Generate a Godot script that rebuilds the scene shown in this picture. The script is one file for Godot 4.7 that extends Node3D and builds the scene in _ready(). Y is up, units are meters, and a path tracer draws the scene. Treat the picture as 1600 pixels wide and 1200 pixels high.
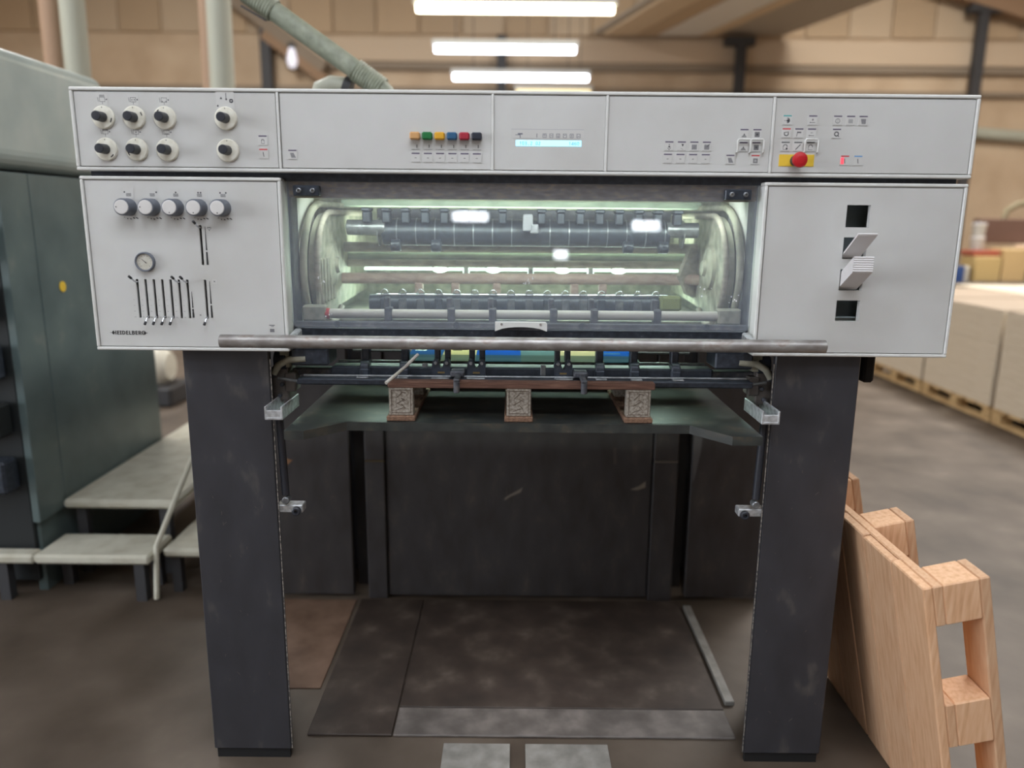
extends Node3D
# A worn offset press delivery in a print hall. Metres, y up; the front plane of the machine is z = 0.

class B:
	var v := PackedVector3Array()
	var n := PackedVector3Array()
	var u := PackedVector2Array()

	func t(a: Vector3, b: Vector3, c: Vector3, na: Vector3, nb: Vector3, nc: Vector3, ua := Vector2.ZERO, ub := Vector2.ZERO, uc := Vector2.ZERO) -> void:
		if (b - a).cross(c - a).dot(na + nb + nc) > 0.0:
			v.append_array([a, c, b]); n.append_array([na, nc, nb]); u.append_array([ua, uc, ub])
		else:
			v.append_array([a, b, c]); n.append_array([na, nb, nc]); u.append_array([ua, ub, uc])

	func quad(a: Vector3, b: Vector3, c: Vector3, d: Vector3, nn: Vector3) -> B:
		t(a, b, c, nn, nn, nn); t(a, c, d, nn, nn, nn)
		return self

	# a, b, c, d = top left, top right, bottom right, bottom left of a print; r = its place in the texture
	func print_quad(a: Vector3, b: Vector3, c: Vector3, d: Vector3, nn: Vector3, r := Rect2(0, 0, 1, 1)) -> B:
		var p := r.position
		var q := r.end
		t(a, b, c, nn, nn, nn, p, Vector2(q.x, p.y), q)
		t(a, c, d, nn, nn, nn, p, q, Vector2(p.x, q.y))
		return self

	func box(c: Vector3, s: Vector3, bev := 0.0, bs := Basis()) -> B:
		var h := s / 2.0
		bev = minf(bev, minf(h.x, minf(h.y, h.z)) * 0.9)
		for i in 3:
			var j := (i + 1) % 3
			var k := (i + 2) % 3
			for sg in [-1.0, 1.0]:
				var nn := Vector3.ZERO
				nn[i] = sg
				var q := []
				for e in [[-1, -1], [1, -1], [1, 1], [-1, 1]]:
					var p := Vector3.ZERO
					p[i] = sg * h[i]
					p[j] = e[0] * (h[j] - bev)
					p[k] = e[1] * (h[k] - bev)
					q.append(c + bs * p)
				quad(q[0], q[1], q[2], q[3], (bs * nn).normalized())
		if bev <= 0.0:
			return self
		for i in 3:   # edges along axis i
			var j := (i + 1) % 3
			var k := (i + 2) % 3
			for sj in [-1.0, 1.0]:
				for sk in [-1.0, 1.0]:
					var q := []
					for e in [[-1.0, 0], [1.0, 0], [1.0, 1], [-1.0, 1]]:
						var p := Vector3.ZERO
						p[i] = e[0] * (h[i] - bev)
						p[j] = sj * (h[j] - (0.0 if e[1] == 0 else bev))
						p[k] = sk * (h[k] - (bev if e[1] == 0 else 0.0))
						q.append(c + bs * p)
					var nn := Vector3.ZERO
					nn[j] = sj
					nn[k] = sk
					quad(q[0], q[1], q[2], q[3], (bs * nn).normalized())
		for sx in [-1.0, 1.0]:
			for sy in [-1.0, 1.0]:
				for sz in [-1.0, 1.0]:
					var g := Vector3(sx, sy, sz)
					var m := (bs * g).normalized()
					var w := h - Vector3(bev, bev, bev)
					t(c + bs * (g * Vector3(h.x, w.y, w.z)), c + bs * (g * Vector3(w.x, h.y, w.z)), c + bs * (g * Vector3(w.x, w.y, h.z)), m, m, m)
		return self

	func span(x0: float, x1: float, y0: float, y1: float, z0: float, z1: float, bev := 0.0) -> B:
		return box(Vector3(x0 + x1, y0 + y1, z0 + z1) / 2.0, Vector3(absf(x1 - x0), absf(y1 - y0), absf(z1 - z0)), bev)

	# profile points are (radius, distance along the axis)
	func lathe(o: Vector3, axis: Vector3, prof: Array, seg := 20) -> B:
		var w := axis.normalized()
		var e1 := w.cross(Vector3.UP if absf(w.y) < 0.9 else Vector3.RIGHT).normalized()
		var e2 := w.cross(e1)
		for s in prof.size() - 1:
			var p: Vector2 = prof[s]
			var q: Vector2 = prof[s + 1]
			var d := q - p
			if d.length() < 1e-7:
				continue
			var nr := d.y / d.length()
			var nw := -d.x / d.length()
			for i in seg:
				var a0 := TAU * i / seg
				var a1 := TAU * (i + 1) / seg
				var r0 := e1 * cos(a0) + e2 * sin(a0)
				var r1 := e1 * cos(a1) + e2 * sin(a1)
				var n0 := (r0 * nr + w * nw).normalized()
				var n1 := (r1 * nr + w * nw).normalized()
				var A := o + r0 * p.x + w * p.y
				var Bq := o + r1 * p.x + w * p.y
				var C := o + r1 * q.x + w * q.y
				var D := o + r0 * q.x + w * q.y
				if p.x > 1e-6:
					t(A, Bq, C, n0, n1, n1)
				if q.x > 1e-6:
					t(A, C, D, n0, n1, n0)
		return self

	func cyl(a: Vector3, b: Vector3, r: float, seg := 16, bev := 0.0) -> B:
		var l := (b - a).length()
		if bev > 0.0:
			return lathe(a, b - a, [Vector2(0, 0), Vector2(r - bev, 0), Vector2(r, bev), Vector2(r, l - bev), Vector2(r - bev, l), Vector2(0, l)], seg)
		return lathe(a, b - a, [Vector2(0, 0), Vector2(r, 0), Vector2(r, l), Vector2(0, l)], seg)

	func tube(path: Array, r: float, seg := 10) -> B:
		var rings := []
		var side := Vector3.ZERO
		for i in path.size():
			var f: Vector3 = (path[mini(i + 1, path.size() - 1)] - path[maxi(i - 1, 0)]).normalized()
			if i == 0:
				side = f.cross(Vector3.UP if absf(f.y) < 0.9 else Vector3.RIGHT).normalized()
			else:
				side = (side - f * side.dot(f)).normalized()
			var up := f.cross(side)
			var ring := []
			for k in seg:
				ring.append(side * cos(TAU * k / seg) + up * sin(TAU * k / seg))
			rings.append(ring)
		for i in path.size() - 1:
			for k in seg:
				var k2 := (k + 1) % seg
				var a: Vector3 = rings[i][k]; var b: Vector3 = rings[i][k2]; var c: Vector3 = rings[i + 1][k2]; var d: Vector3 = rings[i + 1][k]
				t(path[i] + a * r, path[i] + b * r, path[i + 1] + c * r, a, b, c)
				t(path[i] + a * r, path[i + 1] + c * r, path[i + 1] + d * r, a, c, d)
		for e in [0, path.size() - 1]:
			var f: Vector3 = (path[0] - path[1]).normalized() if e == 0 else (path[e] - path[e - 1]).normalized()
			for k in seg:
				t(path[e], path[e] + rings[e][k] * r, path[e] + rings[e][(k + 1) % seg] * r, f, f, f)
		return self

	# outline in local xy, extruded over local z 0..depth
	func prism(poly: PackedVector2Array, depth: float, xf := Transform3D()) -> B:
		var idx := Geometry2D.triangulate_polygon(poly)
		var nz := xf.basis.z.normalized()
		for i in range(0, idx.size(), 3):
			var p := []
			for k in 3:
				p.append(Vector3(poly[idx[i + k]].x, poly[idx[i + k]].y, 0))
			t(xf * p[0], xf * p[1], xf * p[2], -nz, -nz, -nz)
			var z := Vector3(0, 0, depth)
			t(xf * (p[0] + z), xf * (p[1] + z), xf * (p[2] + z), nz, nz, nz)
		var turn := 1.0 if Geometry2D.is_polygon_clockwise(poly) else -1.0
		for i in poly.size():
			var a := poly[i]
			var b := poly[(i + 1) % poly.size()]
			var d := (b - a).normalized()
			var nn := (xf.basis * Vector3(-d.y * turn, d.x * turn, 0)).normalized()
			quad(xf * Vector3(a.x, a.y, 0), xf * Vector3(b.x, b.y, 0), xf * Vector3(b.x, b.y, depth), xf * Vector3(a.x, a.y, depth), nn)
		return self

	# a flat plate facing z with rectangular holes, walls of the holes included
	func holed(r: Rect2, z0: float, z1: float, holes: Array) -> B:
		var xs := [r.position.x, r.end.x]
		var ys := [r.position.y, r.end.y]
		for h in holes:
			xs.append_array([h.position.x, h.end.x]); ys.append_array([h.position.y, h.end.y])
			var a: Vector2 = h.position
			var b: Vector2 = h.end
			quad(Vector3(a.x, a.y, z0), Vector3(b.x, a.y, z0), Vector3(b.x, a.y, z1), Vector3(a.x, a.y, z1), Vector3.UP)
			quad(Vector3(a.x, b.y, z0), Vector3(b.x, b.y, z0), Vector3(b.x, b.y, z1), Vector3(a.x, b.y, z1), Vector3.DOWN)
			quad(Vector3(a.x, a.y, z0), Vector3(a.x, b.y, z0), Vector3(a.x, b.y, z1), Vector3(a.x, a.y, z1), Vector3.RIGHT)
			quad(Vector3(b.x, a.y, z0), Vector3(b.x, b.y, z0), Vector3(b.x, b.y, z1), Vector3(b.x, a.y, z1), Vector3.LEFT)
		xs.sort(); ys.sort()
		for i in xs.size() - 1:
			for j in ys.size() - 1:
				if xs[i + 1] - xs[i] < 1e-5 or ys[j + 1] - ys[j] < 1e-5:
					continue
				var m := Vector2(xs[i] + xs[i + 1], ys[j] + ys[j + 1]) / 2.0
				if holes.any(func(h): return h.has_point(m)):
					continue
				for z in [z0, z1]:
					quad(Vector3(xs[i], ys[j], z), Vector3(xs[i + 1], ys[j], z), Vector3(xs[i + 1], ys[j + 1], z), Vector3(xs[i], ys[j + 1], z), Vector3(0, 0, 1 if z == z1 else -1))
		var p := r.position
		var q := r.end
		quad(Vector3(p.x, p.y, z0), Vector3(q.x, p.y, z0), Vector3(q.x, p.y, z1), Vector3(p.x, p.y, z1), Vector3.DOWN)
		quad(Vector3(p.x, q.y, z0), Vector3(q.x, q.y, z0), Vector3(q.x, q.y, z1), Vector3(p.x, q.y, z1), Vector3.UP)
		quad(Vector3(p.x, p.y, z0), Vector3(p.x, q.y, z0), Vector3(p.x, q.y, z1), Vector3(p.x, p.y, z1), Vector3.LEFT)
		quad(Vector3(q.x, p.y, z0), Vector3(q.x, q.y, z0), Vector3(q.x, q.y, z1), Vector3(q.x, p.y, z1), Vector3.RIGHT)
		return self

	func mesh() -> ArrayMesh:
		var a := []
		a.resize(Mesh.ARRAY_MAX)
		a[Mesh.ARRAY_VERTEX] = v
		a[Mesh.ARRAY_NORMAL] = n
		a[Mesh.ARRAY_TEX_UV] = u
		var m := ArrayMesh.new()
		m.add_surface_from_arrays(Mesh.PRIMITIVE_TRIANGLES, a)
		return m


var rng := RandomNumberGenerator.new()
var M := {}
var used := {}


func numbered(parent: Node, called: String) -> String:
	var key := str(parent.get_instance_id()) + called
	used[key] = used.get(key, -1) + 1
	return called if used[key] == 0 else "%s_%03d" % [called, used[key]]


func put(o: Node3D, called: String, parent: Node) -> Node3D:
	o.name = numbered(parent, called)
	parent.add_child(o, true)
	if parent.has_meta("base_at"):
		o.position = -parent.get_meta("base_at")
	return o


func obj(called: String, b: B, m: Material, parent: Node = self) -> MeshInstance3D:
	var o := MeshInstance3D.new()
	o.mesh = b.mesh()
	o.material_override = m
	put(o, called, parent)
	return o


func tag(o: Node, label: String, category := "", group := "") -> Node:
	o.set_meta("label", label)
	if category:
		o.set_meta("category", category)
	if group:
		o.set_meta("group", group)
	return o


# a thing: parts are built in world metres and hang on a node at the thing's base
func thing(called: String, label: String, category: String, at := Vector3.ZERO, group := "") -> Node3D:
	var o := Node3D.new()
	put(o, called, self)
	o.position = at
	o.set_meta("base_at", at)
	tag(o, label, category, group)
	return o


func struct(called: String, b: B, m: Material, label: String, parent: Node = self) -> MeshInstance3D:
	var o := obj(called, b, m, parent)
	o.set_meta("kind", "structure")
	o.set_meta("label", label)
	return o


func mat(called: String, c: Color, rough := 0.6, metal := 0.0) -> StandardMaterial3D:
	var m := StandardMaterial3D.new()
	m.resource_name = called
	m.albedo_color = c
	m.roughness = rough
	m.metallic = metal
	M[called] = m
	return m


func noise_tex(f: float, oct: int, ramp: Array, sd: int, kind := FastNoiseLite.TYPE_SIMPLEX_SMOOTH, side := 512) -> NoiseTexture2D:
	var fn := FastNoiseLite.new()
	fn.seed = sd
	fn.noise_type = kind
	fn.frequency = f
	fn.fractal_octaves = oct
	var tx := NoiseTexture2D.new()
	tx.width = side
	tx.height = side
	tx.seamless = true
	tx.noise = fn
	if ramp.size():
		var g := Gradient.new()
		g.offsets = PackedFloat32Array(ramp.map(func(e): return e[0]))
		g.colors = PackedColorArray(ramp.map(func(e): return e[1]))
		tx.color_ramp = g
	return tx


# a surface with grain: patches of a few colours laid on in metres
func grimy(called: String, ramp: Array, size: float, rough: float, metal := 0.0, f := 0.01, oct := 5, stretch := Vector3.ONE, bump := 0.0, sd := 1) -> StandardMaterial3D:
	var m := mat(called, Color.WHITE, rough, metal)
	m.albedo_texture = noise_tex(f, oct, ramp, sd)
	m.uv1_triplanar = true
	m.uv1_world_triplanar = true
	m.uv1_scale = stretch / size
	if bump > 0.0:
		m.heightmap_enabled = true
		m.heightmap_scale = bump
		m.heightmap_texture = noise_tex(f * 2.0, oct, [], sd + 7)
	return m


func glow(called: String, c: Color, e: float) -> StandardMaterial3D:
	var m := mat(called, c, 0.4)
	m.emission_enabled = true
	m.emission = c
	m.emission_energy_multiplier = e
	return m


func area(at: Vector3, towards: Vector3, size: Vector2, c: Color, e: float, parent: Node = self) -> void:
	var l := AreaLight3D.new()
	l.name = numbered(parent, "lamp_light")
	l.area_size = size
	l.area_normalize_energy = false
	l.light_color = c
	l.light_energy = e
	l.shadow_enabled = true
	l.area_range = 40.0
	parent.add_child(l, true)
	l.position = at - (parent.get_meta("base_at") if parent.has_meta("base_at") else Vector3.ZERO)
	l.basis = Basis.looking_at(towards, Vector3.UP if absf(towards.normalized().y) < 0.95 else Vector3.BACK)


# ---------------------------------------------------------------- printed icons
var ink_image: Image


func px_rect(x: int, y: int, w: int, h: int, c: Color) -> void:
	ink_image.fill_rect(Rect2i(x, y, w, h), c)


func px_line(a: Vector2, b: Vector2, w: float, c: Color) -> void:
	var steps := int(a.distance_to(b) * 2.0) + 1
	for i in steps + 1:
		var p := a.lerp(b, float(i) / steps)
		px_rect(int(p.x - w / 2), int(p.y - w / 2), int(maxf(1, w)), int(maxf(1, w)), c)


func px_ring(c: Vector2, r: float, w: float, col: Color, a0 := 0.0, a1 := TAU) -> void:
	for i in 97:
		var a := lerpf(a0, a1, i / 96.0)
		px_line(c + Vector2(cos(a), sin(a)) * r, c + Vector2(cos(a), sin(a)) * (r - w), 2, col)


func px_dot(c: Vector2, r: float, col: Color) -> void:
	for y in range(-int(r), int(r) + 1):
		var w := int(sqrt(maxf(0, r * r - y * y)))
		px_rect(int(c.x) - w, int(c.y) + y, 2 * w + 1, 1, col)


func px_tri(c: Vector2, s: float, up: bool, col: Color) -> void:
	for i in int(s):
		px_rect(int(c.x - i / 2.0), int(c.y + (i if up else -i)), i + 1, 1, col)


const CELLS := 8
func cell(k: int) -> Rect2:
	return Rect2(float(k % CELLS) / CELLS, float(k / CELLS) / CELLS, 1.0 / CELLS, 1.0 / CELLS)


func draw_icons(paper: Color) -> ImageTexture:
	ink_image = Image.create_empty(512, 512, false, Image.FORMAT_RGBA8)
	ink_image.fill(paper)
	var ink := Color(0.2, 0.2, 0.22)
	var violet := Color(0.3, 0.26, 0.36)
	var bars := {8: Color(0.72, 0.2, 0.22), 9: Color(0.25, 0.62, 0.62), 11: Color(0.78, 0.22, 0.25), 14: Color(0.32, 0.33, 0.34), 15: Color(0.32, 0.33, 0.34), 16: Color(0.32, 0.33, 0.34), 21: Color(0.72, 0.14, 0.17), 22: Color(0.36, 0.55, 0.75), 24: Color(0.78, 0.22, 0.25)}
	for k in 25:
		var o := Vector2(k % CELLS, k / CELLS) * 64
		px_rect(int(o.x) + 5, int(o.y) + 2, 54, 8, bars.get(k, violet))
		if not k in [21, 22, 23, 24]:
			px_rect(int(o.x) + 4, int(o.y) + 60, 56, 2, Color(0.5, 0.5, 0.5))
			px_rect(int(o.x) + 60, int(o.y) + 18, 1, 42, Color(0.6, 0.6, 0.6))
		var c := o + Vector2(32, 36)
		match k:
			0: px_line(c + Vector2(-5, 0), c + Vector2(5, 0), 3, ink)
			1:
				px_dot(c, 6, ink); px_tri(c + Vector2(0, -18), 8, true, ink); px_line(c + Vector2(-10, 8), c + Vector2(0, 20), 2, ink); px_line(c + Vector2(10, 8), c + Vector2(0, 20), 2, ink)
			2:
				px_tri(c + Vector2(6, -2), 16, false, ink); px_line(c + Vector2(-6, 10), c + Vector2(10, 18), 2, Color(0.45, 0.45, 0.45))
			3, 4, 7, 19:
				for i in 8:
					var w := 34 if k != 7 else 24 + i
					px_rect(int(c.x) - 16 + (i if k > 4 else 0), int(c.y) - 14 + i * 4, w - (i if k == 19 else 0), 3, Color(0.38, 0.38, 0.4))
				if k == 4: px_line(c + Vector2(2, 0), c + Vector2(20, -18), 3, ink)
			5:
				px_tri(c + Vector2(0, -6), 12, true, ink); px_rect(int(c.x) - 16, int(c.y) + 14, 32, 4, ink); px_rect(int(c.x) - 12, int(c.y) + 8, 24, 3, ink)
			6:
				px_rect(int(c.x) - 16, int(c.y) - 16, 33, 33, Color(0.42, 0.42, 0.43)); px_dot(c, 6, ink)
			8:
				px_rect(int(c.x) - 14, int(c.y) - 12, 30, 30, Color(0.42, 0.42, 0.43)); px_rect(int(c.x) - 7, int(c.y) - 5, 16, 16, Color(0.6, 0.6, 0.6))
			9:
				px_ring(c, 16, 3, ink, -1.6, 1.6); px_dot(c + Vector2(4, 0), 9, ink); px_line(c + Vector2(-20, 0), c, 2, ink)
			10, 13:
				px_line(c + Vector2(-16, 12), c + Vector2(16, 12), 3, ink); px_tri(c + Vector2(-16, 6), 8, true, ink); px_line(c + Vector2(-5, -6), c + Vector2(5, -6), 3, ink)
				if k == 10: px_line(c + Vector2(0, -12), c + Vector2(0, 0), 3, ink)
			11:
				px_ring(c, 15, 3, ink, -0.4, PI + 0.4); px_line(c + Vector2(-15, -6), c + Vector2(15, -10), 3, ink)
			12:
				px_line(c + Vector2(-10, -12), c + Vector2(-14, 16), 3, ink); px_rect(int(c.x) - 10, int(c.y) - 13, 24, 9, Color(0.4, 0.4, 0.42))
			14, 16:
				px_ring(c + Vector2(0, -2), 14, 2, ink, PI, TAU); px_line(c + Vector2(-14, -2), c + Vector2(-14, 16), 2, ink); px_line(c + Vector2(-14, 16), c + Vector2(14, 16), 2, ink)
				if k == 14: px_dot(c + Vector2(9, 9), 6, ink)
			15: px_line(c + Vector2(-14, 16), c + Vector2(16, -16), 4, ink)
			17:
				px_ring(c, 15, 2, Color(0.45, 0.45, 0.45)); px_line(c + Vector2(0, -14), c + Vector2(0, 14), 2, Color(0.45, 0.45, 0.45))
			18: px_rect(int(c.x) - 15, int(c.y) - 12, 30, 26, Color(0.6, 0.6, 0.6))
			20:
				px_ring(c, 15, 4, ink); px_line(c + Vector2(8, 8), c + Vector2(16, 16), 4, ink)
			21, 22, 24: px_line(c + Vector2(-2, -12), c + Vector2(2, 14), 4, ink)
			23:
				px_ring(c, 9, 2, ink, PI, TAU); px_line(c + Vector2(-9, 0), c + Vector2(-9, 18), 2, ink); px_line(c + Vector2(9, 0), c + Vector2(9, 18), 2, ink); px_line(c + Vector2(-9, 18), c + Vector2(9, 18), 2, ink)
	# 25..30: small plans of the pile above the dials; 31 thermometer; 32..36 blowers; 37 heart valve; 38, 39 small prints
	for k in range(25, 31):
		var c := Vector2(k % CELLS, k / CELLS) * 64 + Vector2(32, 34)
		px_line(c + Vector2(-16, -14), c + Vector2(16, -14), 2, ink); px_line(c + Vector2(-16, 10), c + Vector2(16, 10), 2, ink)
		px_line(c + Vector2(-16, -14), c + Vector2(-16, 10), 2, ink); px_line(c + Vector2(16, -14), c + Vector2(16, 10), 2, ink)
		px_line(c + Vector2(0, 10), c + Vector2(0, 24), 2, ink); px_line(c + Vector2(-26, -14), c + Vector2(-23, 10), 2, ink); px_dot(c + Vector2(25, -3), 4, ink)
		match k:
			25, 28:
				for i in 5:
					for j in 2: px_rect(int(c.x) - 14 + i * 6, int(c.y) - 28 + j * 6 + (10 if k == 28 else 0), 4, 4, ink)
			26:
				px_dot(c + Vector2(-7, -2), 3, ink); px_dot(c + Vector2(7, -2), 3, ink)
			27:
				px_tri(c + Vector2(-11, 2), 7, true, ink); px_tri(c + Vector2(11, 2), 7, true, ink)
			29: px_tri(c + Vector2(0, -6), 8, true, ink)
			30:
				for i in 3: px_tri(c + Vector2(-8 + i * 8, 2), 6, true, ink)
	var d := Vector2(31 % CELLS, 31 / CELLS) * 64
	px_line(d + Vector2(36, 8), d + Vector2(36, 26), 2, ink); px_dot(d + Vector2(36, 28), 3, ink); px_tri(d + Vector2(18, 20), 8, true, ink); px_ring(d + Vector2(54, 34), 6, 2, ink); px_dot(d + Vector2(5, 50), 3, ink)
	for k in range(32, 37):
		var c := Vector2(k % CELLS, k / CELLS) * 64 + Vector2(32, 40)
		for i in 4: px_rect(int(c.x) - 16, int(c.y) - 8 + i * 5, 32, 3, Color(0.35, 0.35, 0.36))
		var at: Array = [[-26], [26], [0], [-8, 8], [-18, 18]][k - 32]
		for x in at: px_dot(c + Vector2(x, -16), 5, ink)
	var e := Vector2(37 % CELLS, 37 / CELLS) * 64 + Vector2(32, 32)
	px_ring(e + Vector2(-9, -4), 9, 2, ink, PI, TAU); px_ring(e + Vector2(9, -4), 9, 2, ink, PI, TAU); px_line(e + Vector2(-18, -4), e + Vector2(0, 14), 2, ink); px_line(e + Vector2(18, -4), e + Vector2(0, 14), 2, ink); px_dot(e + Vector2(0, 18), 3, ink)
	var g := Vector2(38 % CELLS, 38 / CELLS) * 64
	px_rect(int(g.x) + 10, int(g.y) + 8, 40, 5, ink); px_rect(int(g.x) + 22, int(g.y) + 18, 22, 3, ink); px_rect(int(g.x) + 14, int(g.y) + 36, 32, 24, Color(0.45, 0.45, 0.46))
	var s := Vector2(39 % CELLS, 39 / CELLS) * 64 + Vector2(32, 32)
	px_dot(s, 7, ink); px_line(s + Vector2(-14, -12), s + Vector2(14, 12), 2, ink); px_line(s + Vector2(14, -12), s + Vector2(-14, 12), 2, ink)
	return ImageTexture.create_from_image(ink_image)


func flat_tex(w: int, h: int, paper: Color) -> void:
	ink_image = Image.create_empty(w, h, false, Image.FORMAT_RGBA8)
	ink_image.fill(paper)


func text(called: String, s: String, at: Vector3, size: float, m: Material, parent: Node, face := "Droid Sans", bold := false, wide := 1.0) -> void:
	var tm := TextMesh.new()
	var sf := SystemFont.new()
	sf.font_names = PackedStringArray([face])
	if bold:
		sf.font_weight = 700
	tm.font = sf
	tm.text = s
	tm.font_size = 64
	tm.pixel_size = size / 64.0
	tm.depth = 0.0006
	tm.curve_step = 2.0
	var o := MeshInstance3D.new()
	o.mesh = tm
	o.material_override = m
	put(o, called, parent)
	o.position += at
	o.scale = Vector3(wide, 1, 1)


# ---------------------------------------------------------------- materials
func make_materials() -> void:
	grimy("panel_paint", [[0.0, Color(0.735, 0.73, 0.715)], [0.42, Color(0.762, 0.76, 0.75)], [0.7, Color(0.775, 0.775, 0.765)], [1.0, Color(0.75, 0.745, 0.73)]], 1.3, 0.5, 0.0, 0.006, 5)
	grimy("rim_paint", [[0.0, Color(0.78, 0.775, 0.76)], [0.5, Color(0.83, 0.83, 0.815)], [1.0, Color(0.8, 0.8, 0.79)]], 0.9, 0.45, 0.0, 0.01, 5, Vector3.ONE, 0.0, 4)
	mat("key_paint", Color(0.765, 0.763, 0.752), 0.5)
	grimy("column_paint", [[0.0, Color(0.185, 0.185, 0.2)], [0.5, Color(0.207, 0.207, 0.225)], [0.72, Color(0.217, 0.217, 0.235)], [0.8, Color(0.26, 0.255, 0.26)], [1.0, Color(0.33, 0.32, 0.31)]], 1.1, 0.42, 0.0, 0.02, 6, Vector3(1, 0.5, 1), 0.0, 11)
	grimy("dark_panel", [[0.0, Color(0.2, 0.185, 0.18)], [0.5, Color(0.235, 0.225, 0.23)], [0.74, Color(0.25, 0.24, 0.24)], [0.8, Color(0.285, 0.265, 0.255)], [0.84, Color(0.25, 0.24, 0.24)], [1.0, Color(0.33, 0.305, 0.285)]], 0.9, 0.5, 0.0, 0.018, 6, Vector3(1, 0.45, 1), 0.0, 21)
	grimy("worn_edge", [[0.0, Color(0.3, 0.29, 0.29)], [0.45, Color(0.36, 0.35, 0.35)], [0.55, Color(0.6, 0.58, 0.55)], [1.0, Color(0.68, 0.66, 0.62)]], 0.25, 0.4, 0.3, 0.04, 5, Vector3.ONE, 0.0, 5)
	mat("black_paint", Color(0.05, 0.05, 0.055), 0.8)
	mat("knob_black", Color(0.17, 0.18, 0.21), 0.45)
	mat("knob_grey", Color(0.4, 0.42, 0.46), 0.45)
	grimy("dial_white", [[0.0, Color(0.8, 0.78, 0.71)], [0.6, Color(0.87, 0.86, 0.81)], [1.0, Color(0.9, 0.89, 0.85)]], 0.12, 0.45, 0.0, 0.01, 4, Vector3.ONE, 0.0, 3)
	mat("cap_white", Color(0.82, 0.81, 0.8), 0.4)
	mat("ink_dark", Color(0.12, 0.12, 0.13), 0.6)
	mat("chrome", Color(0.82, 0.83, 0.85), 0.22, 1.0)
	grimy("galvanised", [[0.0, Color(0.46, 0.43, 0.41)], [0.45, Color(0.6, 0.585, 0.575)], [0.62, Color(0.68, 0.67, 0.66)], [0.78, Color(0.56, 0.51, 0.475)], [1.0, Color(0.76, 0.755, 0.75)]], 0.7, 0.42, 0.55, 0.014, 6, Vector3(1, 2, 2), 0.0, 31)
	grimy("steel_worn", [[0.0, Color(0.36, 0.37, 0.38)], [0.5, Color(0.5, 0.51, 0.52)], [1.0, Color(0.66, 0.67, 0.68)]], 0.4, 0.38, 0.6, 0.02, 5, Vector3.ONE, 0.0, 32)
	grimy("aluminium", [[0.0, Color(0.6, 0.6, 0.6)], [0.5, Color(0.76, 0.77, 0.78)], [1.0, Color(0.86, 0.86, 0.87)]], 0.2, 0.35, 0.5, 0.02, 5, Vector3.ONE, 0.0, 33)
	grimy("dusty_grey", [[0.0, Color(0.46, 0.455, 0.41)], [0.45, Color(0.58, 0.575, 0.52)], [0.7, Color(0.64, 0.63, 0.57)], [1.0, Color(0.72, 0.7, 0.63)]], 0.35, 0.8, 0.0, 0.014, 6, Vector3.ONE, 0.0, 41)
	grimy("dusty_dark", [[0.0, Color(0.2, 0.21, 0.23)], [0.5, Color(0.27, 0.28, 0.31)], [0.75, Color(0.34, 0.34, 0.36)], [1.0, Color(0.46, 0.45, 0.43)]], 0.3, 0.55, 0.0, 0.016, 6, Vector3.ONE, 0.0, 42)
	grimy("iron_blue", [[0.0, Color(0.15, 0.17, 0.2)], [0.6, Color(0.2, 0.225, 0.265)], [0.85, Color(0.24, 0.26, 0.3)], [1.0, Color(0.38, 0.39, 0.4)]], 0.25, 0.4, 0.2, 0.02, 5, Vector3.ONE, 0.0, 43)
	grimy("rust_beam", [[0.0, Color(0.3, 0.26, 0.23)], [0.4, Color(0.4, 0.35, 0.32)], [0.6, Color(0.44, 0.4, 0.38)], [0.78, Color(0.56, 0.46, 0.34)], [0.84, Color(0.42, 0.37, 0.34)], [1.0, Color(0.62, 0.57, 0.52)]], 0.45, 0.7, 0.0, 0.02, 6, Vector3(1, 3, 1), 0.0, 44)
	grimy("bar_brown", [[0.0, Color(0.5, 0.41, 0.375)], [0.5, Color(0.62, 0.53, 0.49)], [1.0, Color(0.7, 0.63, 0.58)]], 0.4, 0.65, 0.0, 0.014, 5, Vector3(1, 3, 3), 0.0, 45)
	grimy("bar_dust", [[0.0, Color(0.48, 0.46, 0.42)], [0.5, Color(0.6, 0.57, 0.53)], [1.0, Color(0.7, 0.68, 0.62)]], 0.4, 0.75, 0.0, 0.014, 5, Vector3(1, 3, 3), 0.0, 46)
	grimy("bar_pale", [[0.0, Color(0.6, 0.66, 0.6)], [0.5, Color(0.7, 0.76, 0.7)], [1.0, Color(0.78, 0.82, 0.76)]], 0.5, 0.5, 0.0, 0.01, 4, Vector3(1, 3, 3), 0.0, 47)
	mat("tube_white", Color(0.72, 0.7, 0.67), 0.4)
	mat("red_plastic", Color(0.72, 0.1, 0.14), 0.4)
	mat("yellow_plastic", Color(0.86, 0.72, 0.22), 0.55)
	grimy("pile_board", [[0.0, Color(0.15, 0.155, 0.155)], [0.4, Color(0.19, 0.2, 0.195)], [0.62, Color(0.22, 0.23, 0.22)], [0.78, Color(0.27, 0.255, 0.225)], [1.0, Color(0.38, 0.37, 0.34)]], 0.6, 0.36, 0.0, 0.014, 6, Vector3.ONE, 0.0, 51)
	grimy("old_plank", [[0.0, Color(0.3, 0.2, 0.165)], [0.5, Color(0.42, 0.3, 0.25)], [1.0, Color(0.52, 0.39, 0.33)]], 0.5, 0.75, 0.0, 0.02, 5, Vector3(0.5, 6, 2), 0.0, 52)
	grimy("chipboard", [[0.0, Color(0.4, 0.36, 0.32)], [0.36, Color(0.53, 0.495, 0.45)], [0.6, Color(0.58, 0.55, 0.51)], [1.0, Color(0.68, 0.65, 0.61)]], 0.09, 0.85, 0.0, 0.02, 4, Vector3.ONE, 0.0, 53)
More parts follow.
